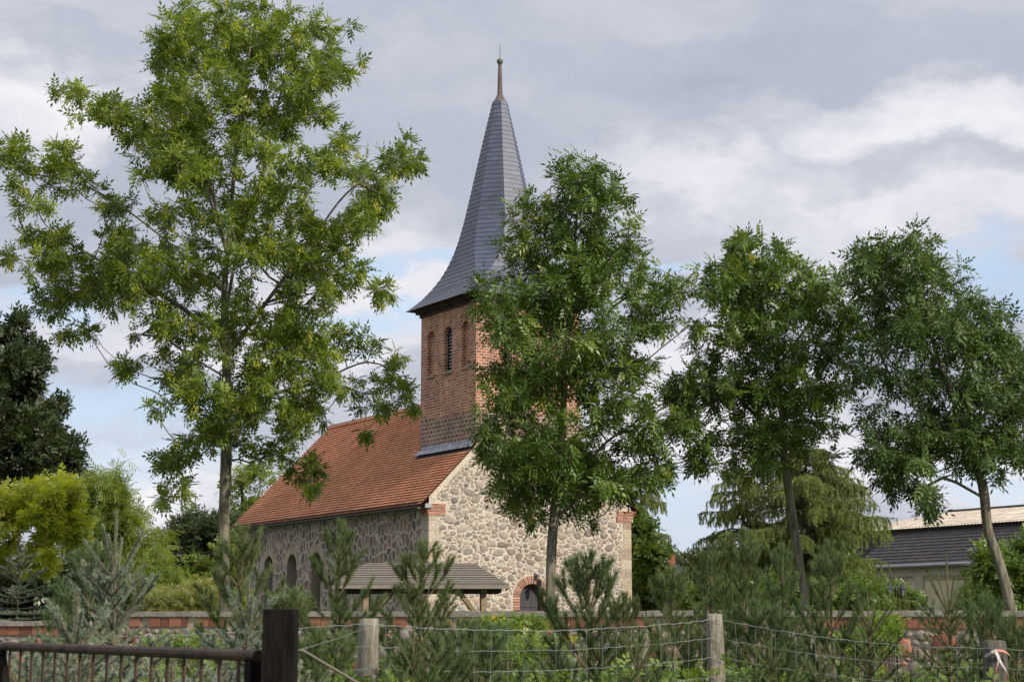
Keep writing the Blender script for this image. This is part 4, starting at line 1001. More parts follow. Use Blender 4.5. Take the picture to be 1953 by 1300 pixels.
def larch(label, Y, px, ytop, width_px, n_br, seed, side=None, ybase=1165):
    rs = np.random.default_rng(seed); foot = at(px, ybase, Y); foot[2] = gz(Y); top = at(px, ytop, Y); H = top[2] - foot[2]; W = width_px * Y / 3345
    root = empty('larch_tree', Vector(foot), 0, label, 'conifer')
    A, B, R0, R1, T0, T1 = [], [], [], [], [], []
    z = np.linspace(0, H, 20)
    for i in range(19):
        A.append([rs.normal(0, .02), 0, z[i]]); B.append([0, 0, z[i + 1]]); R0.append(.16 * (1 - z[i] / H) + .02); R1.append(.16 * (1 - z[i + 1] / H) + .02)
    for k in range(n_br):
        h = H * (.18 + .8 * (k + rs.random()) / n_br); az = rs.random() * 2 * math.pi
        if side is not None and rs.random() < .6: az = rs.normal(side, .6)
        frac = 1 - (h / H); Lb = W * (.35 + .75 * frac ** .8) * rs.uniform(.6, 1.1) if h < .92 * H else W * .2
        d = np.array([math.cos(az), math.sin(az), 0]); p = np.array([0, 0, h]); el = rs.uniform(.05, .35); n = max(4, int(Lb / .22))
        for j in range(n):
            s = (j + 1) / n; q = p + d * Lb / n + np.array([0, 0, (el - .55 * s + .55 * max(0, s - .6)) * Lb / n]) + rs.normal(0, .02, 3)
            A.append(p); B.append(q); R0.append(.03 * (1 - s) + .007); R1.append(.03 * (1 - s) + .005)
            if s > .15:
                for m_ in range(4):
                    sd = np.cross(d, [0, 0, 1]) * rs.choice([-1, 1]); e = q + (d * rs.uniform(.2, .8) + sd * rs.uniform(.2, 1)) * rs.uniform(.15, .40) + [0, 0, -rs.uniform(.05, .25)]
                    A.append(q); B.append(e); R0.append(.006); R1.append(.004); T0.append(q); T1.append(e)
                    e2 = e + np.array([rs.normal(0, .05), rs.normal(0, .05), -rs.uniform(.12, .38)]); T0.append(e); T1.append(e2); A.append(e); B.append(e2); R0.append(.005); R1.append(.003)
                T0.append(p); T1.append(q)
            p = q
    A, B = np.array(A), np.array(B); V, Fc = seg_mesh(A, B, np.array(R0), np.array(R1), 5)
    link('trunk', np_mesh('trunk', V, Fc, smooth=True), M['ivybark'], root)
    needle_cloud('crown', np.array(T0), np.array(T1), 150, .10, .010, 1.0, 'larch', root, np.zeros(3), droop=-.25)
    return root
larch('olive green larch with drooping twigs spreading behind the third ash', 62, 1545, 845, 215, 130, 3)
larch('narrow drooping larch peeking out behind the far corner of the gable', 72, 1225, 875, 82, 44, 5)
larch('smaller drooping larch left part of the larch group', 64, 1420, 890, 130, 64, 9)

# ---------------------------------------------------------------- young conifers in front of the wall
def pine_proto(seed, H, lean=0.0):
    rs = np.random.default_rng(seed); A, B, R0, R1, T0, T1, TT = [], [], [], [], [], [], []
    def seg(a, b, r0, r1): A.append(a); B.append(b); R0.append(r0); R1.append(r1)
    def needles(a, b, t): T0.append(a); T1.append(b); TT.append(t)
    zs = np.arange(.12, H - .28, .27); ax = lambda z: np.array([lean * (z / H) ** 2 + .015 * math.sin(z * 5 + seed), .01 * math.cos(z * 4), z])
    zz = np.linspace(0, H, 16)
    for i in range(15): seg(ax(zz[i]), ax(zz[i + 1]), .016 * (1 - zz[i] / H) + .004, .016 * (1 - zz[i + 1] / H) + .004)
    needles(ax(H - .34), ax(H), .75)
    if H > .9: needles(ax(H - .62), ax(H - .34), .4)
    for c in range(4):
        a = rs.random() * 6.28; b = ax(H) ; needles(ax(H - .04), b + [.05 * math.cos(a), .05 * math.sin(a), .07], .7)
    for wi, z in enumerate(list(zs) + [H - .32]):
        age = (H - z); n = rs.integers(4, 7)
        for k in range(n):
            az = 2 * math.pi * (k + rs.random() * .5) / n; Lb = min(.10 + .44 * age, .70) * rs.uniform(.75, 1.1); el = max(.25, 1.1 - .40 * age) * rs.uniform(.8, 1.15)
            d = np.array([math.cos(az) * math.cos(el), math.sin(az) * math.cos(el), math.sin(el)]); p = ax(z); m = max(2, int(Lb / .11))
            for j in range(m):
                q = p + d * Lb / m + [0, 0, .02 * j / m]; d = d + np.array([0, 0, .09]); d /= np.linalg.norm(d)
                seg(p, q, .005 * (1 - j / m) + .0025, .005 * (1 - (j + 1) / m) + .0025)
                if j >= m * .12: needles(p, q, .35 + .3 * (j / m))
                if j >= 1 and rs.random() < .8:
                    for s in (-1, 1):
                        sd = np.array([-math.sin(az), math.cos(az), 0]) * s; e = q + (d * .6 + sd * .6 + [0, 0, .35]) * rs.uniform(.09, .20)
                        seg(q, e, .004, .002); needles(q, e, .5)
                p = q
            needles(p, p + d * .10 + [0, 0, .03], .8)
    A, B = np.array(A), np.array(B); V, Fc = seg_mesh(A, B, np.array(R0), np.array(R1), 5)
    root = empty('young_pine', (0, 0, 0), 0)
    link('trunk', np_mesh('trunk', V, Fc, smooth=True), M['pinebark'], root)
    needle_cloud('foliage', np.array(T0), np.array(T1), 900, .066, .0024, .62, 'pine', root, np.zeros(3), np.array(TT) + rs.normal(0, .08, len(TT)))
    return root
def spruce_proto(seed, H, mat, name, blue=True, leader=.35, spread=.42):
    rs = np.random.default_rng(seed); A, B, R0, R1, T0, T1, TT = [], [], [], [], [], [], []
    def seg(a, b, r0, r1): A.append(a); B.append(b); R0.append(r0); R1.append(r1)
    def nd_(a, b, t): T0.append(a); T1.append(b); TT.append(t)
    ax = lambda z: np.array([.01 * math.sin(z * 6 + seed), 0, z]); zz = np.linspace(0, H, 12)
    for i in range(11): seg(ax(zz[i]), ax(zz[i + 1]), .014 * (1 - zz[i] / H) + .005, .014 * (1 - zz[i + 1] / H) + .005)
    nd_(ax(H - leader), ax(H), .6)
    z = H - leader; wi = 0
    while z > .1:
        age = H - leader - z; n = rs.integers(5, 8) if wi % 3 == 0 else rs.integers(2, 4)
        for k in range(n):
            az = 2 * math.pi * (k + rs.random() * .6) / n; Lb = (leader * .75 + spread * age) * rs.uniform(.75, 1.1) * (1 if wi % 3 == 0 else .6); Lb = min(Lb, 1.0)
            el = max(-.05, (.95 - age * .9)) * rs.uniform(.8, 1.2); d = np.array([math.cos(az) * math.cos(el), math.sin(az) * math.cos(el), math.sin(el)]); p = ax(z); m = max(2, int(Lb / .10))
            for j in range(m):
                q = p + d * Lb / m; d = d + np.array([0, 0, .05]); d /= np.linalg.norm(d); seg(p, q, .006 * (1 - j / m) + .003, .006 * (1 - (j + 1) / m) + .003); nd_(p, q, .45 + .15 * j / m)
                if j >= 1 and age > .12:
                    for s in (-1, 1):
                        sd = np.array([-math.sin(az), math.cos(az), 0]) * s; Ls = rs.uniform(.10, .22) * (1 - .45 * j / m); e = q + (d * .7 + sd * .75) * Ls + [0, 0, .02]
                        seg(q, e, .004, .003); nd_(q, e, .55)
                        if Ls > .15: e3 = (q + e) / 2; nd_(e3, e3 + (d * .5 - sd * .1 + sd * .5) * Ls * .6, .55)
                p = q
            nd_(p, p + d * .05, .8)
        wi += 1; z -= .28 / 3 if blue else .10
    A, B = np.array(A), np.array(B); V, Fc = seg_mesh(A, B, np.array(R0), np.array(R1), 5); root = empty(name, (0, 0, 0), 0)
    link('trunk', np_mesh('trunk', V, Fc, smooth=True), M['pinebark'], root)
    needle_cloud('foliage', np.array(T0), np.array(T1), 2300 if blue else 1500, .023, .0020, .95, mat, root, np.zeros(3), np.array(TT) + rs.normal(0, .08, len(TT)))
    return root

PG = 'young pines planted between the wire fence and the wall'
protoP = {}
def place(proto_key, maker, px, ytop, Y, label, cat, group, scale_w=1.0, rz=None, base=None):
    if proto_key in 'ABCD': ytop += 8
    top = at(px, ytop, Y); H = top[2] - gz(Y) + .02
    if proto_key not in protoP: protoP[proto_key] = maker(); r = protoP[proto_key]; protoP[proto_key + '_used'] = False
    r = protoP[proto_key]
    if protoP[proto_key + '_used']: r = copy_tree(r)
    protoP[proto_key + '_used'] = True
    hp = protoP[proto_key + '_h'] if proto_key + '_h' in protoP else None
    r.location = (top[0], Y, gz(Y) - .02); k = H / PH[proto_key]
    r.scale = (k * scale_w * .92, k * scale_w * .92, k); r.rotation_euler = (0, 0, rz if rz is not None else random.uniform(0, 6.28))
    tag(r, label, cat, group); return r
PH = {'A': 2.4, 'B': 2.2, 'C': 1.9, 'D': 1.35, 'S': 1.7, 'T': 1.2, 'U': 2.05, 'G': 1.6, 'H': 2.1}
mk = {'A': lambda: pine_proto(1, 2.4, .05), 'B': lambda: pine_proto(2, 2.2, -.06), 'C': lambda: pine_proto(3, 1.9, .03), 'D': lambda: pine_proto(4, 1.35, .0),
      'S': lambda: spruce_proto(5, 1.7, 'blue', 'blue_spruce', True, .30, .40), 'T': lambda: spruce_proto(6, 1.2, 'blue', 'blue_spruce', True, .26, .5), 'U': lambda: spruce_proto(12, 2.05, 'blue', 'blue_spruce', True, .42, .36),
      'G': lambda: spruce_proto(7, 1.6, 'spruce', 'green_spruce', False, .34, .38), 'H': lambda: spruce_proto(8, 2.1, 'spruce', 'green_spruce', False, .50, .34)}
for key, px, yt, Y, w, lab in [
    ('A', 645, 1000, 17, .95, 'young pine before the nave wall, left of the wooden shelter roof'),
    ('B', 465, 1012, 16, .95, 'young pine hiding the lower left corner of the church'),
    ('B', 815, 1042, 15, 1.0, 'young pine in front of the wooden shelter roof'),
    ('D', 1122, 1068, 18, .95, 'young pine just right of the arched door tree'),
    ('C', 1188, 1136, 17, 0.78, 'small pine under the right corner of the gable'),
    ('C', 1278, 1090, 16, 0.78, 'thin pine in front of the far orange roof'),
    ('A', 1352, 1043, 17.5, 0.74, 'leaning pine, left one of the clump behind the middle fence post'),
    ('B', 1412, 1016, 18, 0.74, 'tallest pine of the clump behind the middle fence post'),
    ('A', 1490, 1043, 17, 0.70, 'slim pine between the clump and the broad pine, before the larch'),
    ('B', 1583, 1040, 16, 0.78, 'broad pine before the ivy tree, left of the barn'),
    ('C', 172, 1045, 15, .8, 'hazy pine behind the left blue spruces'),
    ('A', 122, 1105, 16, .8, 'low pine near the left edge under the dark spruce'),
    ('D', 1880, 1150, 16, .8, 'small pine rising over the coping near the right edge'),
    ('D', 1935, 1185, 15.6, .7, 'short pine behind the ribbon tied post'),
    ('C', 560, 1130, 14.5, 1.0, 'low pine behind the tarred gate post'),
    ('D', 905, 1195, 14, 1.2, 'small pine in the weeds under the right end of the shelter'),
    ('D', 1440, 1160, 15.5, 1.15, 'small pine right behind the middle fence post'),
    ('D', 830, 1230, 12.2, 1.2, 'bushy low pine right of the left weathered post'),
    ('D', 610, 1215, 12, 1.1, 'low pine between the tarred post and the weathered post')]:
    place(key, mk[key], px, yt, Y, lab, 'young pine', PG, w)
for key, px, yt, Y, w, lab in [
    ('U', 224, 975, 11.5, .9, 'tall blue spruce with a long bare leader behind the gate'),
    ('T', 148, 1125, 10.5, 1.1, 'blue spruce with upright shoots behind the gate rail'),
    ('S', 473, 1103, 10, 1.0, 'blue spruce with star shaped top beside the tarred post'),
    ('T', 60, 1215, 9.6, 1.3, 'low blue spruce at the left edge behind the gate bars'),
    ('T', 330, 1240, 9.4, 1.5, 'wide blue spruce low behind the middle of the gate'),
    ('T', 170, 1245, 9.2, 1.5, 'low blue spruce below the tall leader behind the gate'),
    ('T', 430, 1262, 8.8, 1.3, 'low blue spruce behind the right end of the gate'),
    ('T', 560, 1245, 9.2, 1.0, 'low blue spruce seen just right of the tarred post')]:
    place(key, mk[key], px, yt, Y, lab, 'blue spruce', 'blue spruces behind the iron gate', w)
for key, px, yt, Y, w, lab in [
    ('H', 1805, 1058, 15, .9, 'green spruce with tall bare leader left of the leaning ash'),
    ('G', 1655, 1128, 15.5, .95, 'green spruce with thin leader under the lamp shrub'),
    ('G', 1215, 1188, 12, .8, 'green spruce with two arm like shoots behind the mesh'),
    ('G', 1562, 1228, 13, .8, 'low green spruce with pale stem behind the right mesh'),
    ('G', 1920, 1215, 17, 1.2, 'green spruce at the right edge behind the ribbon tied post'),
    ('G', 1470, 1205, 14, 1.0, 'low green spruce right of the middle post'),
    ('G', 790, 1180, 11.5, .7, 'green spruce seedling right of the left weathered post')]:
    place(key, mk[key], px, yt, Y, lab, 'green spruce', 'green spruces in the planting', w)
# dark layered spruce behind the wall at the left
def big_spruce():
    global protoP
    r = spruce_proto(21, 2.6, 'blue', 'grey_blue_spruce', True, .12, .55)
    top = at(40, 1040, 34); k = (top[2] - gz(34)) / 2.6; r.scale = (k * 1.25, k * 1.25, k); r.location = (top[0], 34, gz(34))
    tag(r, 'shaded grey blue spruce with layered boughs under the yellow maple', 'spruce')
big_spruce()

# ---------------------------------------------------------------- undergrowth
def undergrowth():
    V_, F_, T_ = [], [], []
    n = 2600
    Ys = 8.5 + 14.5 * RNG.random(n) ** .8; xf = RNG.uniform(-.33, .33, n) * Ys
    h = RNG.uniform(.50, 1.28, n) * (.85 + .15 * np.sin(xf * 1.3) * np.cos(Ys * .9)); 
    rows = []
    for x, y, hh in zip(xf, Ys, h):
        k = int(8 + hh * 34); t = RNG.random(k); lean = RNG.normal(0, .12, 2)
        rows.append(np.stack([x + lean[0] * t + RNG.normal(0, .05, k), y + lean[1] * t + RNG.normal(0, .05, k), hh * (.12 + .88 * t) + 0 * t], axis=1))
    P = np.concatenate(rows); n = len(P); d = RNG.normal(0, 1, (n, 3)) + [0, 0, .25]
    tn = np.clip(.45 + .22 * np.sin(P[:, 0] * 2.1) * np.cos(P[:, 1] * 1.7) + RNG.normal(0, .16, n), 0, 1)
    q = oval_template(); V, Fc, T = scatter(q[0], q[1], P, rot_frames(d, np.array([0, 0, 1.]) + RNG.normal(0, .4, (n, 3))), RNG.uniform(.06, .13, n), tn, .07)
    tag(link('undergrowth', np_mesh('undergrowth', V, Fc, T), M['weed']), 'dense green weeds between the fence and the wall', kind='stuff', cat='undergrowth')
    # grass blades
    n = 60000; Y = 7.5 + 15.8 * RNG.random(n) ** .9; x = RNG.uniform(-.34, .34, n) * Y; L = RNG.uniform(.25, .75, n)
    p = np.stack([x, Y, np.zeros(n)], axis=1); d = RNG.normal(0, .22, (n, 3)) + [0, 0, 1.]; s = RNG.normal(0, 1, (n, 3)); s[:, 2] = 0; s /= np.linalg.norm(s, axis=1, keepdims=True)
    V = np.stack([p - s * .004, p + s * .004, p + d * L[:, None]], axis=1).reshape(-1, 3)
    tag(link('tall_grass', np_mesh('tall_grass', V, np.arange(3 * n).reshape(-1, 3), RNG.random(n)), M['weed']), 'tall grass under the saplings', kind='stuff', cat='grass')
undergrowth()
def weeds_on_wall():
    spots = [(995, 1180, 60, 40, 22.5), (940, 1185, 50, 40, 22), (1010, 1220, 90, 40, 21), (1690, 1180, 30, 40, 21.5), (350, 1215, 90, 40, 23), (1640, 1210, 60, 30, 21)]
    for i, (px, py, w, h, Y) in enumerate(spots):
        n = 420; P = np.array([at(px + RNG.normal(0, w * .45), py + abs(RNG.normal(0, h * .8)), Y + RNG.normal(0, .25)) for _ in range(n)])
        o = np.array([at(px, py, Y)[0], Y, 0]); q = oval_template(); d = RNG.normal(0, 1, (n, 3)) + [0, 0, .3]
        V, Fc, T = scatter(q[0], q[1], P - o, rot_frames(d, np.array([0, 0, 1.]) + RNG.normal(0, .4, (n, 3))), RNG.uniform(.07, .14, n), RNG.random(n), .07)
        sv = []
        Pa = P[::9] - o; Pb = Pa.copy(); Pb[:, 2] = 0; Pb[:, 0] *= .7
        sV, sF = seg_mesh(Pb, Pa, np.full(len(Pa), .006), np.full(len(Pa), .003), 3)
        labs = ['tall weeds before the wall below the arched door', 'weeds before the wall under the shelter end', 'leafy weeds behind the mesh below the door', 'creeper hanging over the brick topped wall',
                'bushy green weeds along the left part of the wall', 'weeds at the foot of the wall left of the barn']
        root = empty('weed_clump', Vector(o), 0, labs[i], 'weeds', 'weed clumps along the wall')
        link('foliage', np_mesh('foliage', V, Fc, T), M['weed'], root); link('stem', np_mesh('stem', sV, sF), M['twig'], root)
    for i, (px, py, w, Y, lab) in enumerate([(943, 1182, 8, 22.5, 'bright yellow flower tuft on top of the wall by the door'), (1085, 1218, 16, 21.5, 'yellow goldenrod behind the mesh right of the door'), (125, 1172, 9, 28, 'yellow flowers over the coping at the left')]):
        n = 70; P = np.array([at(px + RNG.normal(0, w * .5), py + RNG.normal(0, 4), Y + RNG.normal(0, .05)) for _ in range(n)]); o = np.array([at(px, py, Y)[0], Y, 0.0]); q = oval_template()
        V, Fc, T = scatter(q[0], q[1], P - o, rot_frames(RNG.normal(0, 1, (n, 3)), RNG.normal(0, 1, (n, 3))), np.full(n, .035), RNG.random(n), .07)
        root = empty('yellow_flowers', Vector(o), 0, lab, 'flowers', 'yellow flowers by the wall'); link('blossom', np_mesh('blossom', V, Fc, T), M['flower'], root)
        Pa = P[::10] - o; Pb = Pa * [.5, .5, 0]; sV, sF = seg_mesh(Pb, Pa, np.full(len(Pa), .004), np.full(len(Pa), .003), 3); link('stem', np_mesh('stem', sV, sF), M['twig'], root)
weeds_on_wall()

# ---------------------------------------------------------------- churchyard wall
def yard_wall():
    a = np.array([at(2150, 1163, 23.5)[0], 23.5]); b = np.array([at(-200, 1183, 31.5)[0], 31.5]); d = b - a; L = np.linalg.norm(d)
    root = empty('churchyard_wall', (a[0], a[1], 0), math.atan2(d[1], d[0]), 'low rubble and brick wall with pale coping running across the picture', 'wall')
    zt = lambda s: 1.5 + ((HOR - (1163 + (20 if s > .78 else 4 * s))) / 3345) * (23.5 + 8 * s)
    mb = MB(); cp = MB(); br = MB(); n = 60
    for i in range(n):
        s0, s1 = i / n, (i + 1) / n; x0, x1 = s0 * L, s1 * L; z0, z1 = zt(s0) - .09, zt(s1) - .09
        for y in (.17, -.17): mb.face([(x0, y, -.1), (x1, y, -.1), (x1, y, z1), (x0, y, z0)])
    x = 0.0
    while x < L - .1:
        w = min(random.uniform(.85, 1.1), L - x); s = (x + w / 2) / L; z = zt(s); cp.box((x + w / 2, random.uniform(-.006, .006), z - .045 + random.uniform(-.006, .006)), (w - .012, .44, .085), rz=random.uniform(-.004, .004)); x += w
    x = 0.0
    while x < L - .2:
        w = random.uniform(.12, .27); s = x / L
        if (s < .42 or random.random() < .75) and random.random() < .93: br.box((x + w / 2, .165, zt(s) - .09 - .085), (w - .012, .05 + random.uniform(0, .02), .14), tint=min(1, max(.1, random.gauss(.6, .28))))
        x += w
    rs = np.random.default_rng(8); O, AX, NX = Vector((0, .17, 0)), Vector((1, 0, 0)), Vector((0, 1, 0)); segs = 11
    for k in range(segs):
        x0, x1 = L * k / segs, L * (k + 1) / segs
        for u, z, ru, rz_ in pack_stones(rs, lambda u, z, r: z + r * .75 < zt(u / L) - .27 and x0 + r < u < x1 - r * .5, x0, x1, .75, 1.6, ((.15, 60), (.11, 160), (.08, 400), (.055, 900), (.035, 1200)), .7, .010):
            q = rs.random(); add_stone(mb, O, AX, NX, u, z, ru, rz_, 2 if q < .22 else 1, .02 + ru * .12, 8, random.uniform(2, 4))
    mb.build('wall', [M['mortaryard'], M['fstone'], M['voussoir']], root); cp.build('coping', M['coping'], root); br.build('brick_course', M['voussoir'], root)
yard_wall()

# ---------------------------------------------------------------- wooden shelter with hipped board roof
def shelter():
    Y = 45; r1 = at(912, 1075, Y); r0 = at(705, 1075, Y); th = R(31.1) * .0 + .0
    # runs parallel to the gable but is built in its own frame
    ex, ze, zr = 1.0, at(800, 1117, Y)[2], at(800, 1074, Y)[2]
    root = empty('wooden_shelter', (r0[0] - .2, Y, 0), R(2.5), 'small open wooden shelter with weathered hipped board roof left of the door', 'shelter')
    Lr = r1[0] - r0[0]; X0, X1 = -.75, Lr + .95; mb = MB(); n = 12
    for i in range(n):
        t0, t1 = i / n, (i + 1) / n + .01
        def row(t, h): 
            z = ze + (zr - ze) * t + h; y = -1.0 * (1 - t); xa = X0 * (1 - t) + .1 * t; xb = X1 + (Lr + .1 - X1) * t; return xa, xb, y, z
        a, b = row(t0, .03), row(t1, 0.006)
        x = a[0]; tints = random.uniform(0, 1)
        for sgn in (1, -1):
            mb.face([(a[0], a[2] * sgn, a[3]), (a[1], a[2] * sgn, a[3]), (b[1], b[2] * sgn, b[3]), (b[0], b[2] * sgn, b[3])], 0, tints)
            mb.face([(a[0], a[2] * sgn, a[3]), (a[1], a[2] * sgn, a[3]), (a[1], a[2] * sgn, a[3] - .028), (a[0], a[2] * sgn, a[3] - .028)], 1, .1)
        for e in (0, 1): mb.face([(a[e], a[2], a[3]), (a[e], -a[2], a[3]), (b[e], -b[2], b[3]), (b[e], b[2], b[3])], 0, random.random())
    mb.face([(X0, -1, ze - .03), (X1, -1, ze - .03), (X1, 1, ze - .03), (X0, 1, ze - .03)], 1)
    mb.box(((X0 + X1) / 2, -1.0, ze - .035), (X1 - X0, .03, .10), tint=.9); mb.box((X1, 0, ze - .035), (.03, 1.97, .10), tint=.6)
    mb.build('roof', [M['greywood'], M['darkwood']], root)
    for x in (.15, X1 - .62):
        for y in (-.75, .75):
            mb = MB(); mb.box((x, y, (ze - .12 + .6) / 2), (.13, .13, ze - .12 - .6)); mb.build('post', M['beamwood'], root)
            for s in ((1,) if x < 1 else (-1,)):
                mb = MB(); mb.beam((x + s * .06, y, ze - .85), (x + s * .62, y, ze - .16), .08, .10); mb.build('brace', M['beamwood'], root)
    mb = MB()
    for y in (-.75, .75): mb.box(((X0 + X1) / 2, y, ze - .12), (X1 - X0 - .35, .11, .13))
    for x in (.15, X1 - .62, Lr / 2): mb.box((x, 0, ze - .23), (.11, 1.75, .09))
    mb.build('roof_beam', M['darkwood'], root)
shelter()

# ---------------------------------------------------------------- barn and far houses
def barn():
    s = at(1640, 1083, 95); root = empty('long_barn', (s[0], 95, gz(95)), math.atan2(.5166, -.856) + math.pi / 2 + math.pi / 2, 'long buff brick barn with dark pantiles and cream corrugated top roof behind the leaning ash', 'barn')
    # local frame: x runs towards the camera along the eave, y towards the back
    root.rotation_euler = (0, 0, math.atan2(-.856, .5166)); root.location = (s[0], 95, .0)
    ZE = at(1640, 1083, 95)[2]; L = 26; mb = MB()
    def pf(pts): return pts
    mb.face([(0, 0, 0), (L, 0, 0), (L, 0, ZE), (0, 0, ZE)], 0); mb.face([(0, 0, 0), (0, 9, 0), (0, 9, ZE + 2), (0, 0, ZE)], 0)
    mb.build('wall', [M['barn_plain']], root)
    x = .3
    while x < L:
        mb = MB(); mb.box((x + .32, -.045, ZE / 2), (.62, .08, ZE - .02)); mb.build('pilaster', M['barn_brick'], root); x += 3.9
    mb = MB(); mb.box((L / 2, -.04, ZE - .28), (L, .076, .5))
    xx = .1
    while xx < L: mb.box((xx, -.055, ZE - .60), (.09, .07, .12)); xx += .2
    mb.box((L / 2, -.03, ZE - .70), (L, .05, .06)); mb.build('dentil_band', M['barn_brick'], root)
    # pantile slope
    d1 = 3.0; h1 = 1.80; rows = 10; mb = MB(); nx = int(L / .24)
    for r in range(rows):
        t0, t1 = r / rows, (r + 1) / rows
        for i in range(nx):
            tt = random.gauss(.5, .2)
            xs = [-.3 + i * .245 + k * .0817 for k in range(4)]; hs = [.0, .05, .035, .0]
            for k in range(3):
                mb.face([(xs[k], -.35 + d1 * t0, ZE + h1 * t0 + hs[k] + .05), (xs[k + 1], -.35 + d1 * t0, ZE + h1 * t0 + hs[k + 1] + .05),
                         (xs[k + 1], -.35 + d1 * t1, ZE + h1 * t1 + hs[k + 1]), (xs[k], -.35 + d1 * t1, ZE + h1 * t1 + hs[k])], 0, min(1, max(0, tt)))
                mb.face([(xs[k], -.35 + d1 * t0, ZE + h1 * t0 + hs[k] + .05), (xs[k + 1], -.35 + d1 * t0, ZE + h1 * t0 + hs[k + 1] + .05),
                         (xs[k + 1], -.35 + d1 * t0, ZE + h1 * t0 - .03), (xs[k], -.35 + d1 * t0, ZE + h1 * t0 - .03)], 0, 0)
    mb.build('pantile_roof', M['pantile'], root)
    mb = MB(); y0, z0 = -.35 + d1, ZE + h1
    mb.face([(0, y0, z0), (L, y0, z0), (L, y0 + .4, z0 + .25), (0, y0 + .4, z0 + .25)]); mb.face([(0, y0 + .4, z0 + .25), (L, y0 + .4, z0 + .25), (L, y0 + .4, z0 + .5), (0, y0 + .4, z0 + .5)])
    mb.face([(-5.2, y0 + .45, 0), (.02, y0 + .45, 0), (.02, y0 + .45, z0 + .45), (-5.2, y0 + .45, z0 + .36)])
    mb.build('felt_strip', M['felt'], root)
    mb = MB(); n = int((L + 2) / .09); ye, zee, yr, zr = y0 + .05, z0 + .36, y0 + 4.2, z0 + 1.48
    for i in range(n):
        xa = -4.5 + i * .177 / 2 * 2 * .5 + 0; xa = -5.2 + i * .12; xb = xa + .12
        if xb > L: break
        ha, hb = .03 * (i % 2), .03 * ((i + 1) % 2)
        def top(x): # the left end slopes down
            return min(1.0, max(.0, (x + 5.2) / 5.2))
        ta, tb = top(xa), top(xb)
        if tb <= 0: continue
        for q in range(4):
            u0, u1 = q / 4, (q + 1) / 4 + .01
            mb.face([(xa, ye + (yr - ye) * u0 * ta, zee + (zr - zee) * u0 * ta + ha + .015), (xb, ye + (yr - ye) * u0 * tb, zee + (zr - zee) * u0 * tb + hb + .015),
                     (xb, ye + (yr - ye) * u1 * tb, zee + (zr - zee) * u1 * tb + hb), (xa, ye + (yr - ye) * u1 * ta, zee + (zr - zee) * u1 * ta + ha)], 0, random.random())
    rf = mb.build('corrugated_roof', M['eternit'], root)
    mb = MB(); mb.box((L / 2, yr, zr + .05), (L, .25, .10)); mb.build('ridge_cap', M['felt'], rf)
    mb = MB(); mb.tube([(-.3, -.42, ZE + .0), (L, -.42, ZE + .0)], .09, 8); mb.build('gutter', M['zinc'], root)
    mb = MB(); mb.tube([(-.1, -.42, ZE - .05), (-.1, -.40, ZE - .3), (.18, -.12, ZE - .7), (.18, -.12, .5)], .06, 8); mb.build('downpipe', M['zinc'], root)
    mb = MB(); mb.box((5.2, -.085, ZE - .32), (.12, .02, .12)); mb.build('vent_hole', M['black'], root)
barn()

def far_house(x0, x1, ye, yr, Y, roofmat, label, chim=None, slant=0, name='far_house'):
    a, b = at(x0, ye, Y), at(x1, ye, Y); W = b[0] - a[0]; zr = at(x0, yr, Y)[2]; ze = a[2]
    root = empty(name, (a[0], Y, gz(150)), R(-4), label, 'house', 'far houses beyond the church')
    g = gz(150); D = 7.0; mb = MB()
    mb.box((W / 2, D / 2, (ze - g) / 2), (W - .5, D - .6, ze - g)); mb.face([(.25, .3, ze - g), (.25, D - .3, ze - g), (.25 + slant * .5, D / 2, zr - g - .1)]); mb.face([(W - .25, .3, ze - g), (W - .25, D - .3, ze - g), (W - .25, D / 2, zr - g - .1)])
    mb.build('wall', M['render'], root); mb = MB(); n = 14
    for r in range(n):
        t0, t1 = r / n, (r + 1) / n + .01; tt = random.random()
        for s in (0, 1):
            ya, yb = (D / 2 * t0 - .2 * (1 - t0)), (D / 2 * t1 - .2 * (1 - t1)); za, zb = ze - g + (zr - ze) * t0 + .05, ze - g + (zr - ze) * t1
            if s: ya, yb = D - ya, D - yb
            mb.face([(slant * t0 - .2, ya, za), (W + .2, ya, za), (W + .2, yb, zb), (slant * t1 - .2, yb, zb)], 0, tt); mb.face([(slant * t0 - .2, ya, za), (W + .2, ya, za), (W + .2, ya, za - .05), (slant * t0 - .2, ya, za - .05)], 0, 0)
    rf = mb.build('roof', roofmat, root)
    if chim is not None:
        mb = MB(); mb.box((chim, D / 2, zr - g + .3), (.55, .55, 1.0)); mb.box((chim, D / 2, zr - g + .85), (.65, .65, .12)); mb.build('chimney', M['voussoir'], rf)
    for k in range(2):
        mb = MB(); mb.box((W * (.3 + .4 * k), .29, (ze - g) * .5), (.9, .06, 1.1)); mb.build('window', M['glass'], root)
far_house(1238, 1290, 1125, 1073, 128, M['redtile'], 'far house with orange tile roof right of the church', 1.75)
far_house(1280, 1335, 1128, 1072, 122, M['bluetile'], 'far house with blue grey tile roof right of the orange one', None, .55)

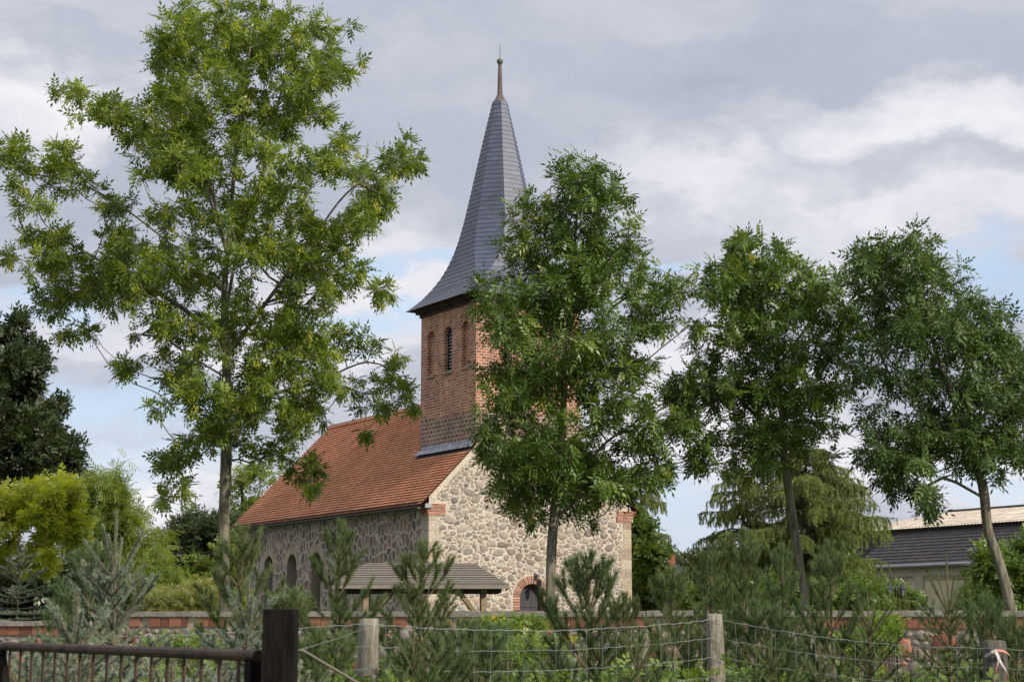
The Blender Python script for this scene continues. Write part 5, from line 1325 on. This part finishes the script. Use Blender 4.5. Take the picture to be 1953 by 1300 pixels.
# ---------------------------------------------------------------- double lantern lamp post
def lamp():
    Y = 68; p = at(1710, 1160, Y); zt = at(1710, 1122, Y)[2]; root = empty('lamp_post', (p[0], Y, gz(Y)), 0, 'black lamp post with two lanterns before the barn', 'street lamp'); g = gz(Y); h = zt - g
    mb = MB(); mb.lathe([(.10, 0), (.09, .3), (.05, .4), (.045, h - .1), (.07, h - .05), (.05, h), (0, h + .12)], n=10); mb.build('pole', M['lampmetal'], root)
    for s in (-1, 1):
        x = s * .26; mb = MB(); mb.tube([(0, 0, h - .45), (x * .5, 0, h - .5), (x, 0, h - .42), (x, 0, h - .30)], .018, 6); mb.build('bracket', M['lampmetal'], root)
        mb = MB(); mb.lathe([(.05, 0), (.13, .30)], (x, 0, h - .30), 6); l = mb.build('lantern', M['lampglass'], root)
        mb = MB(); mb.lathe([(.165, .30), (.15, .33), (.05, .45), (.03, .46), (.03, .52), (0, .56)], (x, 0, h - .30), 6); mb.lathe([(.06, -.02), (.06, .01), (.0, .01)], (x, 0, h - .30), 6)
        for k in range(6):
            a = 2 * math.pi * k / 6; mb.tube([(x + .05 * math.cos(a), .05 * math.sin(a), h - .30), (x + .133 * math.cos(a), .133 * math.sin(a), h)], .009, 4)
        mb.build('lantern_cap', M['lampmetal'], l)
lamp()

# ---------------------------------------------------------------- wire fence, posts, gate
def rough_post(name, px, ytop, Y, w, mat, label, lean=0, group=None, square=False, cat='fence post', d=None):
    t = at(px, ytop, Y); root_loc = (t[0], Y, 0); H = t[2]; mb = MB(); S = 4 if square else 14; n = 22; rg = []
    ph = [random.uniform(.86, 1.12) for _ in range(S)] if not square else [1] * S
    for i in range(n + 1):
        z = H * i / n; rr = []
        for k in range(S):
            a = 2 * math.pi * (k + .5) / S; r = (w / 2) * ph[k] * (1.41 if square else 1) * (1 + random.uniform(-.02, .02) + (.07 * math.sin(i * .5 + k)) * (0 if square else .6)) * (1.0 if i < n else (.93 if not square else .98))
            rr.append(Vector((lean * (z - H) + r * math.cos(a), (d / w if d else 1) * r * math.sin(a), z + (random.uniform(-.012, .012) if i == n else 0))))
        rg.append(rr)
    for i in range(n):
        for k in range(S): mb.face([rg[i][k], rg[i][(k + 1) % S], rg[i + 1][(k + 1) % S], rg[i + 1][k]])
    c = sum(rg[-1], Vector()) / S + Vector((0, 0, .006))
    for k in range(S): mb.face([rg[-1][k], rg[-1][(k + 1) % S], c])
    o = mb.build(name, M[mat], smooth=not square, merge=True); o.location = root_loc; tag(o, label, cat, group); return o
PGp = 'weathered wooden posts of the wire fence'
P0 = at(540, 1210, 6.1); pa = at(704, 1180, 12.5); pb = at(1362, 1170, 14.6); pc = at(1895, 1222, 14.3)
rough_post('fence_post', 704, 1180, 12.5, .155, 'post', 'mossy weathered fence post nearest to the gate', .01, PGp)
rough_post('fence_post', 1362, 1170, 14.6, .15, 'post', 'pale weathered fence post in the middle of the mesh', -.015, PGp)
rough_post('fence_post', 1896, 1222, 14.3, .185, 'greypost', 'grey fence post with red and white ribbon at the right', 0, PGp)
rough_post('gate_post', 536, 1166, 6.1, .112, 'postdark', 'black tarred square gate post', 0, None, True, 'gate post')
def fence():
    root = empty('wire_mesh_fence', (P0[0], P0[1], 0), 0, 'galvanised sheep mesh strung between the wooden posts', 'wire fence'); o = Vector(root.location)
    pd = at(2150, 1215, 14.0)
    pl = at(-150, 1219, 11.6)
    pts = [(pl[0], 11.6, pl[2]), (pa[0], 12.5, at(704, 1190, 12.5)[2]), (pb[0], 14.6, at(1362, 1180, 14.6)[2]), (pc[0], 14.3, at(1895, 1236, 14.3)[2]), (pd[0], 14.0, 1.32)]
    mb = MB(); mv = MB(); offs = [0, .155, .31, .47, .63, .80, .98]
    for a, b, sag, ds in zip(pts[:-1], pts[1:], (.03, .07, .06, .02), (0, 0, 0, 0)):
        a, b = Vector(a), Vector(b); L = (b - a).length; n = max(6, int(L / .155)); fy = Vector((0, -.09, 0))
        grid = []
        for j, off in enumerate(offs):
            row = []
            for i in range(n + 1):
                t = i / n; p = a.lerp(b, t) + fy; p.z += -off - sag * (4 * t * (1 - t)) * (1 - j * .08) + random.uniform(-.004, .004); p.y += random.uniform(-.006, .006); row.append(p - o)
            grid.append(row); 
            wv = []
            for i in range(n):
                wv.append(row[i]); wv.append(row[i].lerp(row[i + 1], .5) + Vector((0, 0, .006)))
            wv.append(row[-1]); mb.tube(wv, .0017 if j else .0022, 4, cap=False)
        for i in range(1, n):
            mv.tube([grid[j][i] + Vector((random.uniform(-.008, .008), 0, 0)) for j in range(len(offs))], .0015, 4, cap=False)
    mb.build('line_wire', M['wire'], root); tag(mv.build('stay_wire', M['wire'], root), kind='stuff')
    mb = MB()   # loose strand from the gate post
    mb.tube([at(560, 1242, 6.2) - np.array(o), at(640, 1218, 9) - np.array(o), at(700, 1196, 12.4) - np.array(o)], .0015, 4); mb.build('loose_strand', M['wire'], root)
fence()
def ribbon():
    c = Vector((pc[0], 14.3 - .115, 1.30)); root = empty('barrier_ribbon', c, 0, 'red and white barrier tape tied round the right fence post', 'ribbon'); 
    def strip(path, w, tw):
        mb = MB(); n = len(path) - 1
        P = smooth_path(path, .02); n = len(P) - 1
        for i in range(n):
            t = i / n; a = Vector(P[i]); b = Vector(P[i + 1]); d = (b - a).normalized()
            s0 = d.cross(Vector((math.sin(tw * t), -math.cos(tw * t), .3))).normalized() * w / 2; s1 = d.cross(Vector((math.sin(tw * (t + 1 / n)), -math.cos(tw * (t + 1 / n)), .3))).normalized() * w / 2
            mb.face([a - s0, a + s0, b + s1, b - s1], (i // 5) % 2)
        return mb.build('tape', [M['tape_w'], M['tape_r']], root)
    strip([(-.10, .02, -.035), (-.06, -.02, .0), (-.01, -.02, .015), (.05, -.025, .005), (.10, -.01, -.035), (.105, -.01, -.07)], .022, 1.6)
    strip([(-.025, -.02, .01), (-.005, -.04, -.06), (-.03, -.03, -.14), (-.045, -.03, -.22), (-.035, -.03, -.30), (-.02, -.03, -.40)], .026, 3.2)
    strip([(-.01, -.025, -.03), (.02, -.04, -.10), (.05, -.035, -.15), (.06, -.03, -.27)], .024, 2.6)
ribbon()
def gate():
    a = Vector(at(492, 1250, 6.15)); b = Vector(at(-120, 1226, 9.6)); d = Vector((b.x - a.x, b.y - a.y, 0)); L = d.length
    root = empty('iron_gate', (a.x, a.y, 0), math.atan2(d.y, d.x), 'rusty tubular iron gate with thin upright bars', 'gate')
    z0, z1 = a.z, b.z; mb = MB(); mb.tube([(0, 0, z0), (L, 0, z1)], .021, 10); mb.build('top_rail', M['rust'], root, smooth=True)
    mb = MB(); mb.tube([(0, 0, .25), (L, 0, .25)], .021, 10); mb.build('bottom_rail', M['rust'], root, smooth=True)
    x = .16
    while x < L - .1:
        mb = MB(); z = z0 + (z1 - z0) * x / L; mb.tube([(x + .005 * math.sin(x * 7), 0, .25), (x, .004, z * .6), (x, 0, z)], .0075, 6); mb.build('bar', M['rust'], root); x += .166
    mb = MB(); mb.box((.03, 0, z0 / 2 + .1), (.055, .05, z0 - .22)); mb.build('end_stile', M['postdark'], root)
    xs = L * .70
    mb = MB(); mb.box((xs, .02, z1 / 2 + .1), (.06, .03, z1 - .25)); mb.beam((xs, .03, z1 - .03), (xs - .62, .03, .3), .05, .03); mb.build('brace', M['postdark'], root)
gate()
def stake():
    mb = MB(); a, b = at(575, 1238, 9.5), at(700, 1312, 10.5); mb.tube([Vector(a), Vector((a + b) / 2), Vector(b)], [.008, .009, .010], 7)
    o = mb.build('leaning_pole', M['greywood'], smooth=True); tag(o, 'thin grey pole leaning in the weeds between the first two posts', 'pole')
stake()
